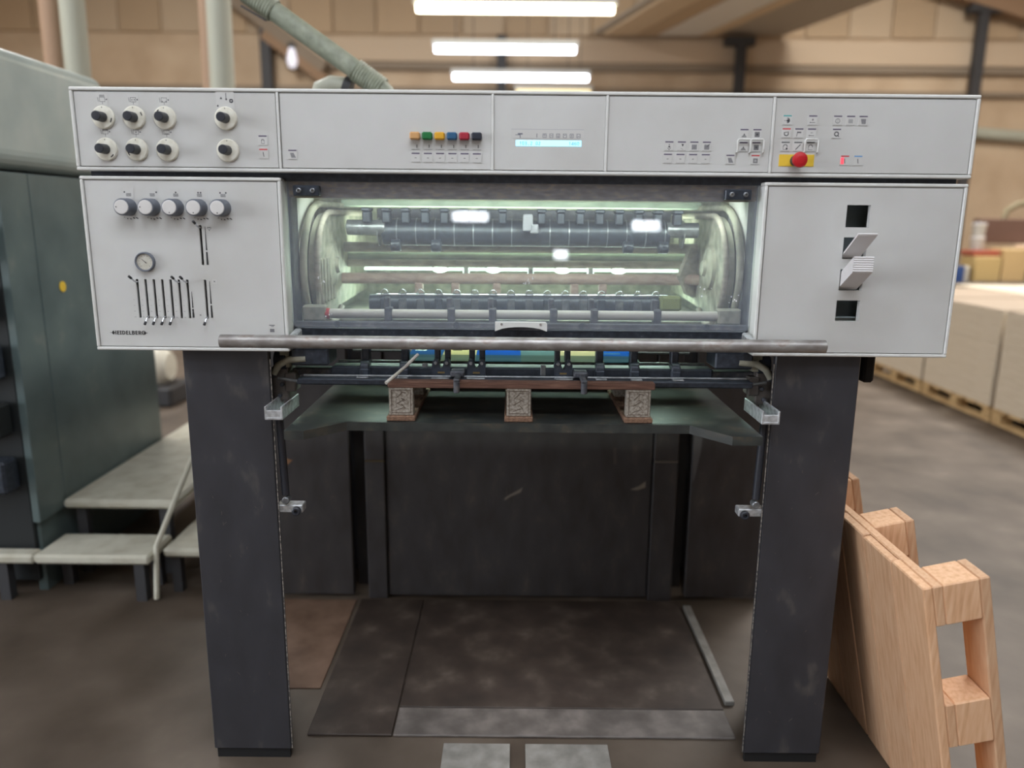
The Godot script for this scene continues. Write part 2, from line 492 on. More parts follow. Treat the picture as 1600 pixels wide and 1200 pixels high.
	grimy("skid_wood", [[0.0, Color(0.32, 0.23, 0.17)], [0.5, Color(0.44, 0.33, 0.26)], [1.0, Color(0.56, 0.44, 0.35)]], 0.3, 0.8, 0.0, 0.02, 5, Vector3(3, 6, 0.6), 0.0, 54)
	var fresh := [[0.0, Color(0.77, 0.585, 0.43)], [0.4, Color(0.845, 0.665, 0.515)], [0.65, Color(0.865, 0.695, 0.55)], [1.0, Color(0.89, 0.745, 0.6)]]
	for k in 3:
		grimy("fresh_wood" + str(k), fresh.map(func(e): return [e[0], (e[1] as Color).darkened(0.05 * k)]), 0.35, 0.7, 0.0, 0.012, 5, Vector3(4, 0.35, 3), 0.0, 61 + k)
	grimy("pale_wood", [[0.0, Color(0.66, 0.53, 0.37)], [0.5, Color(0.78, 0.66, 0.48)], [1.0, Color(0.86, 0.75, 0.57)]], 0.6, 0.75, 0.0, 0.012, 4, Vector3(3, 3, 0.4), 0.0, 66)
	mat("card_white", Color(0.86, 0.85, 0.85), 0.6)
	grimy("paper_stack", [[0.0, Color(0.8, 0.745, 0.66)], [0.5, Color(0.83, 0.78, 0.7)], [1.0, Color(0.86, 0.815, 0.745)]], 0.8, 0.8, 0.0, 0.012, 4, Vector3(0.4, 6, 0.4), 0.0, 67)
	grimy("cabinet_green", [[0.0, Color(0.32, 0.375, 0.375)], [0.5, Color(0.365, 0.42, 0.42)], [0.8, Color(0.385, 0.44, 0.435)], [1.0, Color(0.45, 0.48, 0.465)]], 1.2, 0.32, 0.0, 0.008, 5, Vector3.ONE, 0.0, 71)
	grimy("hood_green", [[0.0, Color(0.59, 0.64, 0.635)], [0.5, Color(0.635, 0.68, 0.67)], [1.0, Color(0.68, 0.715, 0.7)]], 1.2, 0.28, 0.0, 0.008, 4, Vector3.ONE, 0.0, 72)
	mat("cabinet_shade_dark", Color(0.09, 0.11, 0.115), 0.6)
	grimy("deck_pale", [[0.0, Color(0.68, 0.66, 0.59)], [0.5, Color(0.75, 0.74, 0.68)], [1.0, Color(0.79, 0.78, 0.72)]], 0.9, 0.7, 0.0, 0.014, 5, Vector3.ONE, 0.0, 73)
	grimy("concrete", [[0.0, Color(0.245, 0.205, 0.17)], [0.35, Color(0.315, 0.272, 0.232)], [0.6, Color(0.352, 0.308, 0.268)], [0.8, Color(0.385, 0.342, 0.3)], [1.0, Color(0.47, 0.425, 0.38)]], 3.2, 0.55, 0.0, 0.012, 7, Vector3.ONE, 0.0, 81)
	grimy("plate_dark", [[0.0, Color(0.165, 0.13, 0.11)], [0.45, Color(0.215, 0.172, 0.147)], [0.65, Color(0.245, 0.205, 0.178)], [0.85, Color(0.3, 0.26, 0.23)], [1.0, Color(0.38, 0.335, 0.3)]], 1.1, 0.6, 0.0, 0.012, 5, Vector3.ONE, 0.0, 82)
	grimy("plate_grey", [[0.0, Color(0.29, 0.265, 0.25)], [0.5, Color(0.37, 0.345, 0.33)], [1.0, Color(0.48, 0.45, 0.43)]], 0.9, 0.55, 0.0, 0.014, 5, Vector3.ONE, 0.0, 83)
	grimy("plate_pale", [[0.0, Color(0.43, 0.42, 0.4)], [0.5, Color(0.5, 0.49, 0.47)], [1.0, Color(0.57, 0.56, 0.54)]], 0.5, 0.5, 0.0, 0.012, 5, Vector3.ONE, 0.0, 84)
	grimy("wall_tan", [[0.0, Color(0.71, 0.62, 0.515)], [0.5, Color(0.755, 0.665, 0.56)], [1.0, Color(0.79, 0.71, 0.605)]], 3.0, 0.8, 0.0, 0.006, 4, Vector3.ONE, 0.0, 91)
	for k in 3:
		mat("wall_board" + str(k), [Color(0.71, 0.615, 0.5), Color(0.685, 0.595, 0.485), Color(0.725, 0.645, 0.545)][k], 0.8)
	mat("rail_light", Color(0.76, 0.68, 0.585), 0.8)
	mat("rail_dark", Color(0.54, 0.485, 0.42), 0.8)
	mat("post_dark", Color(0.22, 0.22, 0.23), 0.6)
	mat("timber_brown", Color(0.58, 0.47, 0.37), 0.8)
	mat("canopy_white", Color(0.78, 0.76, 0.72), 0.7)
	mat("duct_white", Color(0.66, 0.665, 0.61), 0.5)
	grimy("hose_green", [[0.0, Color(0.48, 0.5, 0.45)], [0.5, Color(0.56, 0.585, 0.52)], [1.0, Color(0.66, 0.675, 0.61)]], 0.3, 0.5, 0.0, 0.014, 4, Vector3.ONE, 0.0, 95)
	mat("ceiling_paint", Color(0.7, 0.66, 0.6), 0.9)
	mat("lamp_housing", Color(0.8, 0.8, 0.78), 0.6)
	var g := mat("acrylic", Color(0.68, 0.72, 0.78, 0.13), 0.01)
	g.transparency = BaseMaterial3D.TRANSPARENCY_ALPHA
	var gl := mat("gauge_glass", Color(0.9, 0.9, 0.9, 0.06), 0.05)
	gl.transparency = BaseMaterial3D.TRANSPARENCY_ALPHA
	var icons := StandardMaterial3D.new()
	icons.resource_name = "printed_keys"
	icons.albedo_texture = draw_icons(Color(0.765, 0.763, 0.752))
	icons.roughness = 0.5
	M["printed_keys"] = icons


func _ready() -> void:
	rng.seed = 7
	# camera
	var cam := Camera3D.new()
	cam.name = "camera"
	cam.position = Vector3(-0.026, 1.5, 1.875)
	cam.rotation = Vector3(-0.211, 0.0, 0.0094)
	cam.fov = 53.13
	var att := CameraAttributesPhysical.new()
	att.frustum_focal_length = 35.0
	att.frustum_focus_distance = 1.99
	att.exposure_aperture = 1.7
	att.frustum_far = 200.0
	cam.attributes = att
	cam.fov = 53.13
	add_child(cam)
	cam.current = true
	# sky and exposure
	var we := WorldEnvironment.new()
	we.name = "world_environment"
	var env := Environment.new()
	env.background_mode = Environment.BG_SKY
	var sky := Sky.new()
	var sm := ProceduralSkyMaterial.new()
	sm.sky_top_color = Color(0.55, 0.66, 0.85)
	sm.sky_horizon_color = Color(0.8, 0.84, 0.88)
	sm.ground_horizon_color = Color(0.6, 0.6, 0.58)
	sm.ground_bottom_color = Color(0.4, 0.4, 0.38)
	sky.sky_material = sm
	env.sky = sky
	env.tonemap_mode = Environment.TONE_MAPPER_LINEAR
	env.tonemap_exposure = 1.0
	env.sdfgi_enabled = true
	env.ssao_enabled = true
	env.ssil_enabled = true
	we.environment = env
	add_child(we)
	make_materials()
	build_lights()
	build_hall()
	build_press()
	build_pile()
	build_left()
	build_right()
	build_back()


# ---------------------------------------------------------------- lights of the hall
const COOL := Color(0.94, 0.965, 1.0)
const WARM := Color(1.0, 0.95, 0.86)


func build_lights() -> void:
	glow("unseen_roof_glow", Color(0.86, 0.93, 1.0), 5.0)
	glow("lamp_tube_cool", Color(0.93, 0.95, 1.0), 12.0)
	glow("lamp_tube_warm", Color(1.0, 0.96, 0.84), 12.0)
	glow("lamp_tube_dim", Color(1.0, 0.93, 0.74), 1.0)
	# unseen rooflights, placed to light hall and press; each panel has its light below
	var spots := [[-3.2, 4.0], [0.2, 4.0], [3.6, 4.0], [-4.5, -2.6], [4.5, -2.6], [-4.5, -6.6], [5.5, -6.6], [0.2, 9.0]]
	for k in spots.size():
		var p: Array = spots[k]
		var front: bool = p[1] > 0.0
		var w := thing("unseen_roof_light", ["unseen roof light above the aisle left of where one stands, placed to light the press front", "unseen roof light straight above the aisle, placed to light the press front", "unseen roof light above the aisle right of where one stands, placed to light the press front", "unseen roof light placed to light the green cabinet side of the hall", "unseen roof light placed to light the paper pallets", "unseen roof light placed to light the rear wall on the cabinet side", "unseen roof light placed to light the rear wall on the pallet side", "unseen roof light furthest behind the viewer"][k], "roof light", Vector3(p[0], 6.36, p[1]), "roof lights")
		obj("frame", B.new().span(p[0] - 0.68, p[0] + 0.68, 6.34, 6.4, p[1] - 1.78, p[1] + 1.78, 0.01), M.lamp_housing, w)
		obj("lamp_pane", B.new().span(p[0] - 0.6, p[0] + 0.6, 6.325, 6.345, p[1] - 1.7, p[1] + 1.7), M.unseen_roof_glow, w)
		area(Vector3(p[0], 6.3, p[1]), Vector3.DOWN, Vector2(1.2, 3.4), Color(1.0, 0.975, 0.94), 1.0 if front else ([6.5, 5.0, 6.5, 13.0][clampi(k - 3, 0, 3)]), w)
	# hanging fluorescent lamps: four over the hall in view, two unseen, lighting the press front
	fluorescent(Vector3(-0.03, 3.6, -6.4), 1.97, "lamp_tube_warm", WARM, "warm white fluorescent lamp cut by the top of the picture")
	fluorescent(Vector3(-0.15, 3.6, -8.28), 1.74, "lamp_tube_cool", COOL, "pinkish white fluorescent lamp, second one up above the console")
	fluorescent(Vector3(0.06, 3.6, -10.2), 2.0, "lamp_tube_cool", COOL, "cool white fluorescent lamp hanging lower in view, beside the dark post")
	fluorescent(Vector3(0.62, 3.63, -11.7), 1.25, "lamp_tube_dim", Color(1.0, 0.93, 0.74), "dim yellowish fluorescent lamp just showing over the console edge", 0.6)
	fluorescent(Vector3(-0.1, 3.9, 1.35), 2.4, "lamp_tube_cool", COOL, "unseen fluorescent lamp above the press, placed to light its front", 5.0)
	fluorescent(Vector3(0.1, 3.9, 2.7), 2.4, "lamp_tube_cool", COOL, "unseen fluorescent lamp over the aisle, placed to light the press front", 4.0)


func fluorescent(c: Vector3, l: float, m: String, col: Color, label: String, e := 4.0) -> void:
	var f := thing("fluorescent_lamp", label, "lamp", c, "hanging fluorescent lamps")
	obj("housing", B.new().prism(PackedVector2Array([Vector2(-0.03, 0.0), Vector2(-0.022, 0.07), Vector2(0.022, 0.07), Vector2(0.03, 0.0)]), l + 0.06, Transform3D(Basis(Vector3.BACK, Vector3.UP, Vector3.LEFT), c + Vector3(l / 2 + 0.03, 0, 0))), M.lamp_housing, f)
	obj("lamp_tube", B.new().cyl(c + Vector3(-l / 2, -0.045, 0), c + Vector3(l / 2, -0.045, 0), 0.045, 12, 0.01), M[m], f)
	for s in [-0.35, 0.35]:
		obj("hanger", B.new().cyl(c + Vector3(s * l, 0.06, 0), c + Vector3(s * l, 6.42 - c.y, 0), 0.006, 6), M.post_dark, f)
	area(c + Vector3(0, -0.1, 0), Vector3.DOWN, Vector2(l, 0.16), col, e, f)


# ---------------------------------------------------------------- the hall
func build_hall() -> void:
	struct("floor", B.new().span(-9, 10, -0.2, 0, -12.2, 14.2), M.concrete, "stained grey brown concrete floor of the print hall")
	struct("ceiling", B.new().span(-9.2, 10.2, 6.4, 6.6, -12.4, 14.4), M.ceiling_paint, "plain ceiling of the print hall")
	var wb := struct("wall_back", B.new().span(-9, 10, 0, 6.4, -12.4, -12.1), M.wall_tan, "tan wall at the far end of the hall with boards above rails")
	for k in 26:
		var x := -8.9 + k * 0.725
		obj("board", B.new().span(x + 0.012, x + 0.713, 4.55, 6.38, -12.1, -12.06 + 0.008 * (k % 2), 0.008), M["wall_board" + str((k * 7 + k / 3) % 3)], wb)
	var lw := B.new()
	lw.span(-9.2, -9, 0, 6.4, -12.4, 0.8).span(-9.2, -9, 0, 6.4, 6.0, 14.4).span(-9.2, -9, 0, 0.7, 0.8, 6.0).span(-9.2, -9, 4.2, 6.4, 0.8, 6.0)
	glow("unseen_window_side", Color(0.95, 0.97, 1.0), 3.0)  # window out of view, placed to light the left-facing sides
	var wn := B.new()
	for zz in [0.83, 2.1, 3.4, 4.7, 5.97]:
		wn.span(-9.08, -9.0, 0.7, 4.2, zz - 0.03, zz + 0.03)
	for yy in [0.73, 2.45, 4.17]:
		wn.span(-9.08, -9.0, yy - 0.03, yy + 0.03, 0.8, 6.0)
	var w4 := struct("window_4", wn, M.post_dark, "tall barred hall window in the side wall beyond the green cabinet")
	obj("window_pane", B.new().span(-9.14, -9.11, 0.7, 4.2, 0.8, 6.0), M.unseen_window_side, w4)
	area(Vector3(-8.98, 2.45, 3.4), Vector3(1, 0, 0), Vector2(5.2, 3.5), COOL, 2.2, w4)
	struct("wall_left", lw, M.wall_tan, "tan side wall of the hall on the green cabinet side")
	struct("wall_right", B.new().span(10, 10.2, 0, 6.4, -12.4, 14.4), M.wall_tan, "tan side wall of the hall on the paper pallet side")
	var wf := B.new()
	wf.holed(Rect2(-9, 0, 19, 6.4), 14.0, 14.3, [Rect2(-1.267, 1.46, 0.715, 0.185), Rect2(2.39, 1.31, 0.556, 0.19), Rect2(0.814, 0.712, 0.267, 0.18)])
	struct("wall_front", wf, M.wall_tan, "tan wall behind the viewer with three small bright windows")
	var panes := [Rect2(-1.267, 1.46, 0.715, 0.185), Rect2(2.39, 1.31, 0.556, 0.19), Rect2(0.814, 0.712, 0.267, 0.18)]
	glow("window_day", Color(0.95, 0.97, 1.0), 16.0)
	for k in 3:
		var r: Rect2 = panes[k]
		var fr := B.new()
		for x in ([r.position.x, r.get_center().x, r.end.x] if k < 2 else [r.position.x, r.end.x]):
			fr.span(x - 0.012, x + 0.012, r.position.y, r.end.y, 14.02, 14.08)
		for y in [r.position.y, r.end.y]:
			fr.span(r.position.x, r.end.x, y - 0.012, y + 0.012, 14.02, 14.08)
		var w := struct("window_%d" % (k + 1), fr, M.post_dark, ["wide two pane window in the wall behind the viewer", "barred window in the wall behind the viewer", "small low window in the wall behind the viewer"][k])
		obj("window_pane", B.new().span(r.position.x, r.end.x, r.position.y, r.end.y, 14.09, 14.12), M.window_day, w)
		area(Vector3(r.get_center().x, r.get_center().y, 14.0), Vector3(0, 0, -1), r.size, COOL, 4.0, w)
	# rails, posts and braces of the far wall
	struct("trim_1", B.new().span(-3.9, 10, 4.1, 4.48, -12.1, -11.96, 0.01), M.rail_light, "broad light rail along the far wall")
	struct("trim_2", B.new().span(-3.9, 10, 3.98, 4.1, -12.1, -11.99, 0.01), M.rail_dark, "dark rail under the broad light rail of the far wall")
	struct("trim_3", B.new().span(-9, 10, 3.62, 3.7, -12.1, -12.0, 0.01), M.rail_dark, "thin dark rail low on the far wall")
	struct("trim_4", B.new().span(-0.33, -0.17, 0, 4.5, -11.95, -11.8, 0.01), M.post_dark, "dark grey post on the far wall beside the hanging lamps")
	var p5 := B.new().span(3.66, 3.82, 0, 4.42, -11.9, -11.74, 0.01)
	p5.span(3.46, 3.95, 4.36, 4.5, -11.92, -11.72, 0.01)
	struct("trim_5", p5, M.post_dark, "dark steel post under the white soffit with a plate on top")
	var p6 := B.new().span(7.63, 7.78, 0, 5.0, -11.9, -11.74, 0.01)
	p6.span(7.45, 8.0, 4.9, 5.03, -11.92, -11.72, 0.01)
	struct("trim_6", p6, M.post_dark, "dark post carrying the brown rafter near the top corner")
	struct("trim_7", B.new().prism(PackedVector2Array([Vector2(6.7, 5.25), Vector2(10.0, 4.35), Vector2(10.0, 5.2), Vector2(8.2, 5.7)]), 0.2, Transform3D(Basis(), Vector3(0, 0, -11.9))), M.timber_brown, "brown sloping rafter in the upper corner above the pallets")
	var soffit := struct("trim_8", B.new().prism(PackedVector2Array([Vector2(1.3, 12.0), Vector2(4.5, 12.0), Vector2(5.6, 8.0), Vector2(2.4, 8.0)]), 0.05, Transform3D(Basis(Vector3.RIGHT, Vector3.FORWARD, Vector3.UP), Vector3(0, 4.57, 0))), M.ceiling_paint, "boarded soffit hanging under the roof near the far wall")
	var cuts := [1.44, 1.98, 2.34, 3.05, 3.3]
	for k in 4:
		var a: float = cuts[k] + 0.015
		var b: float = cuts[k + 1] - 0.015
		obj("board", B.new().prism(PackedVector2Array([Vector2(a, 11.85), Vector2(b, 11.85), Vector2(b + 1.0, 8.1), Vector2(a + 1.0, 8.1)]), 0.05, Transform3D(Basis(Vector3.RIGHT, Vector3.FORWARD, Vector3.UP), Vector3(0, 4.515, 0))), [mat("soffit_tan", Color(0.86, 0.77, 0.64), 0.8), mat("soffit_brown", Color(0.78, 0.68, 0.55), 0.8), mat("soffit_white", Color(0.92, 0.9, 0.86), 0.8), M.soffit_tan][k], soffit)
	# the timbered bay on the cabinet side
	struct("trim_9", B.new().span(-5.15, -4.9, 0, 6.4, -12.1, -11.85, 0.01), M.timber_brown, "upright timber of the bay, nearest the sloping hose")
	struct("trim_10", B.new().span(-7.75, -7.5, 0, 6.4, -12.1, -11.9, 0.01), M.timber_brown, "upright timber of the bay above the green hood")
	struct("trim_11", B.new().box(Vector3(-4.05, 4.55, -11.9), Vector3(2.0, 0.2, 0.14), 0.01, Basis(Vector3.BACK, -0.62)), M.rail_dark, "upper diagonal brace behind the white duct")
	struct("trim_12", B.new().box(Vector3(-3.55, 4.0, -11.9), Vector3(1.7, 0.16, 0.14), 0.01, Basis(Vector3.BACK, -0.62)), M.timber_brown, "lower diagonal brace behind the white duct")
	struct("trim_13", B.new().span(-4.3, -4.12, 3.6, 4.7, -11.98, -11.84, 0.01), M.post_dark, "short dark upright between the two diagonal braces")


# ---------------------------------------------------------------- the press
var press: Node3D


# a fascia: housing, raised rim and recessed face plates with a groove between
func fascia(called: String, label: String, x0: float, x1: float, y0: float, y1: float, depth: float, hollow := false) -> MeshInstance3D:
	var b := B.new()
	if hollow:   # sheet metal box, open behind the face plate
		b.span(x0, x1, y0, y1, -depth, -depth + 0.003)
		b.span(x0, x1, y1 - 0.003, y1, -depth, -0.012).span(x0, x1, y0, y0 + 0.003, -depth, -0.012)
		b.span(x0, x0 + 0.003, y0, y1, -depth, -0.012).span(x1 - 0.003, x1, y0, y1, -depth, -0.012)
		b.span(x0, x0 + 0.014, y0, y1, -0.014, -0.010).span(x1 - 0.014, x1, y0, y1, -0.014, -0.010)
		b.span(x0, x1, y0, y0 + 0.014, -0.014, -0.010).span(x0, x1, y1 - 0.014, y1, -0.014, -0.010)
	else:
		b.span(x0, x1, y0, y1, -depth, -0.012, 0.003)
	b.span(x0, x1, y1 - 0.008, y1, -0.012, 0.003, 0.002)
	b.span(x0, x1, y0, y0 + 0.008, -0.012, 0.003, 0.002)
	b.span(x0, x0 + 0.008, y0 + 0.008, y1 - 0.008, -0.012, 0.003, 0.002)
	b.span(x1 - 0.008, x1, y0 + 0.008, y1 - 0.008, -0.012, 0.003, 0.002)
	var o := obj(called, b, M.rim_paint, press)
	o.set_meta("label", label)
	return o


func key(parent: Node, x: float, y: float, k: int, s := 0.0225) -> void:
	var h := s / 2
	var b := B.new()
	var c := cell(k)
	var z := 0.0012
	b.print_quad(Vector3(x - h, y + h, z), Vector3(x + h, y + h, z), Vector3(x + h, y - h, z), Vector3(x - h, y - h, z), Vector3.BACK, c)
	var e := Rect2(c.position + Vector2(0.03, 0.045), Vector2(0.001, 0.001))
	b.print_quad(Vector3(x - h, y + h, 0), Vector3(x + h, y + h, 0), Vector3(x + h, y + h, z), Vector3(x - h, y + h, z), Vector3.UP, e)
	b.print_quad(Vector3(x - h, y - h, 0), Vector3(x + h, y - h, 0), Vector3(x + h, y - h, z), Vector3(x - h, y - h, z), Vector3.DOWN, e)
	b.print_quad(Vector3(x - h, y - h, 0), Vector3(x - h, y + h, 0), Vector3(x - h, y + h, z), Vector3(x - h, y - h, z), Vector3.LEFT, e)
	b.print_quad(Vector3(x + h, y - h, 0), Vector3(x + h, y + h, 0), Vector3(x + h, y + h, z), Vector3(x + h, y - h, z), Vector3.RIGHT, e)
	obj("key", b, M.printed_keys, parent)


func icon(parent: Node, x: float, y: float, k: int, s := 0.034) -> void:
	var h := s / 2
	obj("printed_symbol", B.new().print_quad(Vector3(x - h, y + h, 0.0006), Vector3(x + h, y + h, 0.0006), Vector3(x + h, y - h, 0.0006), Vector3(x - h, y - h, 0.0006), Vector3.BACK, cell(k)), M.printed_keys, parent)


func build_press() -> void:
	press = thing("printing_press", "large worn offset press with light grey control console over dark columns", "printing press", Vector3(0, 0, -0.5))
	build_console()
	build_left_panel()
	build_right_panel()
	build_frame()
	build_chamber()
	build_stops()


func build_console() -> void:
	var con := fascia("control_console", "long light grey control console across the top", -1.056, 1.051, 1.604, 1.7905, 0.3)
	var edges := [[-1.0465, -0.5805], [-0.5705, -0.0800], [-0.0735, 0.1855], [0.1925, 0.5720], [0.5795, 1.0415]]
	for x in [-0.5755, -0.07675, 0.189, 0.57575]:
		obj("divider", B.new().span(x - 0.0030, x + 0.0030, 1.612, 1.7825, -0.012, 0.0022, 0.001), M.rim_paint, con)
	for e in edges:
		obj("face_panel", B.new().span(e[0], e[1], 1.6140, 1.7805, -0.012, 0.0, 0.0008), M.panel_paint, con)
	# rotary dials
	var spots := []
	for r in 2:
		for c in 3:
			spots.append(Vector2(-0.981 + c * 0.0715, 1.7235 - r * 0.0715))
	spots.append_array([Vector2(-0.6965, 1.7235), Vector2(-0.6965, 1.652)])
	for k in spots.size():
		var s: Vector2 = spots[k]
		var o := Vector3(s.x, s.y, 0)
		obj("dial_plate", B.new().lathe(o, Vector3.BACK, [Vector2(0.0262, 0), Vector2(0.0262, 0.004), Vector2(0.024, 0.0062), Vector2(0.012, 0.0075), Vector2(0, 0.0075)], 32), M.dial_white, con)
		var kb := B.new().lathe(o, Vector3.BACK, [Vector2(0.0115, 0.006), Vector2(0.0108, 0.036), Vector2(0.0096, 0.038), Vector2(0, 0.0385)], 20)
		obj("knob", kb, M.knob_black, con)
		var ml := B.new()
		ml.box(o + Vector3(0, 0.0215, 0.0066), Vector3(0.0012, 0.003, 0.0006))
		if k in [0, 1, 2, 3, 4]:
			for q in [[1.0, 5, 9], [0.6, 3, 5], [3.9, 2, 4], [5.4, 4, 7], [2.6, 6, 10]][k].slice(1):
				var an: float = [5.6, 0.2, 2.2, 5.2, 3.2][k] + q * 0.05
				ml.box(o + Vector3(cos(an) * 0.0205, sin(an) * 0.0205, 0.0068), Vector3(0.0022, 0.006, 0.0006), 0.0, Basis(Vector3.BACK, an))
		obj("dial_mark", ml, M.ink_dark, con)
		if k < 6:
			icon(con, s.x, s.y + 0.0395, 25 + k, 0.025)
	icon(con, -0.6965, 1.7635, 31, 0.042)
	key(con, -0.614, 1.676, 23)
	key(con, -0.614, 1.646, 24)
	key(con, -0.546, 1.6445, 7)
	# ink unit buttons
	var cols := [Color(0.78, 0.6, 0.4), Color(0.09, 0.42, 0.22), Color(0.83, 0.62, 0.17), Color(0.16, 0.34, 0.48), Color(0.62, 0.15, 0.22), Color(0.15, 0.17, 0.22)]
	var said := ["tan button", "green button", "yellow button", "blue button", "red button", "dark blue button"]
	for k in 6:
		var x := -0.257 + k * 0.0287
		var b := obj("ink_button", B.new().span(x - 0.012, x + 0.012, 1.6795, 1.6965, 0, 0.018, 0.003), mat("ink_button" + str(k), cols[k], 0.4), con)
		b.set_meta("label", said[k])
		key(con, x, 1.6405, 0)
		obj("printed_mark", B.new().box(Vector3(x + 0.003, 1.666, 0.0003), Vector3(0.0014, 0.007, 0.0006)).box(Vector3(x, 1.6585, 0.0003), Vector3(0.02, 0.0006, 0.0006)), M.ink_dark, con)
	# display with its head line
	flat_tex(512, 64, Color(0.765, 0.763, 0.752))
	var hk := Color(0.42, 0.42, 0.46)
	px_rect(0, 0, 512, 3, Color(0.62, 0.62, 0.66))
	px_line(Vector2(30, 40), Vector2(60, 40), 4, hk); px_rect(46, 28, 34, 10, hk); px_line(Vector2(62, 36), Vector2(62, 58), 6, hk)
	px_rect(178, 30, 5, 28, hk)
	for k in 6:
		var x0 := 222 + k * 48
		px_rect(x0, 30, 26, 3, hk); px_rect(x0, 56, 26, 3, hk); px_rect(x0, 30, 4, 28, hk); px_rect(x0 + 22, 30, 4, 28, hk)
		px_rect(x0 + 8, 38 + (k % 3) * 4, 10, 4, hk)
		if k % 2 == 0: px_rect(x0 + 12, 30, 3, 28, hk)
	var hm := StandardMaterial3D.new()
	hm.albedo_texture = ImageTexture.create_from_image(ink_image)
	hm.roughness = 0.5
	obj("printed_symbol", B.new().print_quad(Vector3(-0.033, 1.7065, 0.0006), Vector3(0.136, 1.7065, 0.0006), Vector3(0.136, 1.6855, 0.0006), Vector3(-0.033, 1.6855, 0.0006), Vector3.BACK), hm, con)
	var lcd := obj("display_screen", B.new().span(-0.0225, 0.131, 1.668, 1.6815, 0.0, 0.0008, 0.0004), glow("display_glow", Color(0.66, 0.92, 1.0), 0.95), con)
	lcd.set_meta("label", "lit pale blue display strip")
	var dm := mat("lcd_ink", Color(0.2, 0.45, 0.62), 0.6)
	text("display_text", "103.2 02", Vector3(0.0105, 1.6745, 0.0011), 0.0105, dm, con, "Droid Sans Mono")
	text("display_text", "1460", Vector3(0.1135, 1.6745, 0.0011), 0.0105, dm, con, "Droid Sans Mono")
	# delivery keys
	for k in 4:
		key(con, 0.3365 + k * 0.0292, 1.6715, k + 1)
		key(con, 0.3345 + k * 0.0296, 1.6435, 0)
	key(con, 0.510, 1.7005, 5); key(con, 0.540, 1.7005, 6)
	key(con, 0.510, 1.6715, 5); key(con, 0.540, 1.6715, 6)
	key(con, 0.481, 1.6425, 7); key(con, 0.540, 1.6425, 8)
	# machine keys
	var run := [[0.608, 1.732, 9], [0.667, 1.732, 10], [0.725, 1.732, 17], [0.755, 1.732, 18], [0.784, 1.732, 19], [0.608, 1.703, 11], [0.6375, 1.703, 12], [0.667, 1.703, 13], [0.725, 1.703, 20], [0.608, 1.673, 14], [0.6375, 1.673, 15], [0.667, 1.673, 16], [0.750, 1.643, 21], [0.781, 1.643, 22]]
	for q in run:
		key(con, q[0], q[1], q[2])
	obj("lit_mark", B.new().span(0.7405, 0.7475, 1.6345, 1.649, 0.001, 0.0018), glow("red_lamp_glow", Color(1.0, 0.3, 0.36), 1.0), con)
	# raised guards round three keys
	for g in [[0.510, 1.6715], [0.540, 1.6715], [0.667, 1.673]]:
		var w := 0.0155
		obj("key_guard", B.new().tube([Vector3(g[0] - w, g[1] - 0.013, 0.001), Vector3(g[0] - w, g[1] - 0.012, 0.008), Vector3(g[0] - w, g[1] + 0.013, 0.008), Vector3(g[0] - w + 0.003, g[1] + 0.016, 0.008), Vector3(g[0] + w - 0.003, g[1] + 0.016, 0.008), Vector3(g[0] + w, g[1] + 0.013, 0.008), Vector3(g[0] + w, g[1] - 0.012, 0.008), Vector3(g[0] + w, g[1] - 0.013, 0.001)], 0.0022, 8), M.rim_paint, con)
	var plate := obj("emergency_plate", B.new().span(0.5955, 0.678, 1.628, 1.655, 0, 0.0012, 0.0005), M.yellow_plastic, con)
	plate.set_meta("label", "yellow plate behind the stop button")
	obj("stop_collar", B.new().cyl(Vector3(0.6335, 1.641, 0.001), Vector3(0.6335, 1.641, 0.012), 0.0125, 24, 0.001), M.knob_black, con)
	var stop := obj("stop_button", B.new().lathe(Vector3(0.6335, 1.641, 0.012), Vector3.BACK, [Vector2(0.011, 0), Vector2(0.012, 0.01), Vector2(0.0165, 0.016), Vector2(0.0178, 0.021), Vector2(0.016, 0.0255), Vector2(0.009, 0.0275), Vector2(0, 0.028)], 28), M.red_plastic, con)
	stop.set_meta("label", "red mushroom stop button")


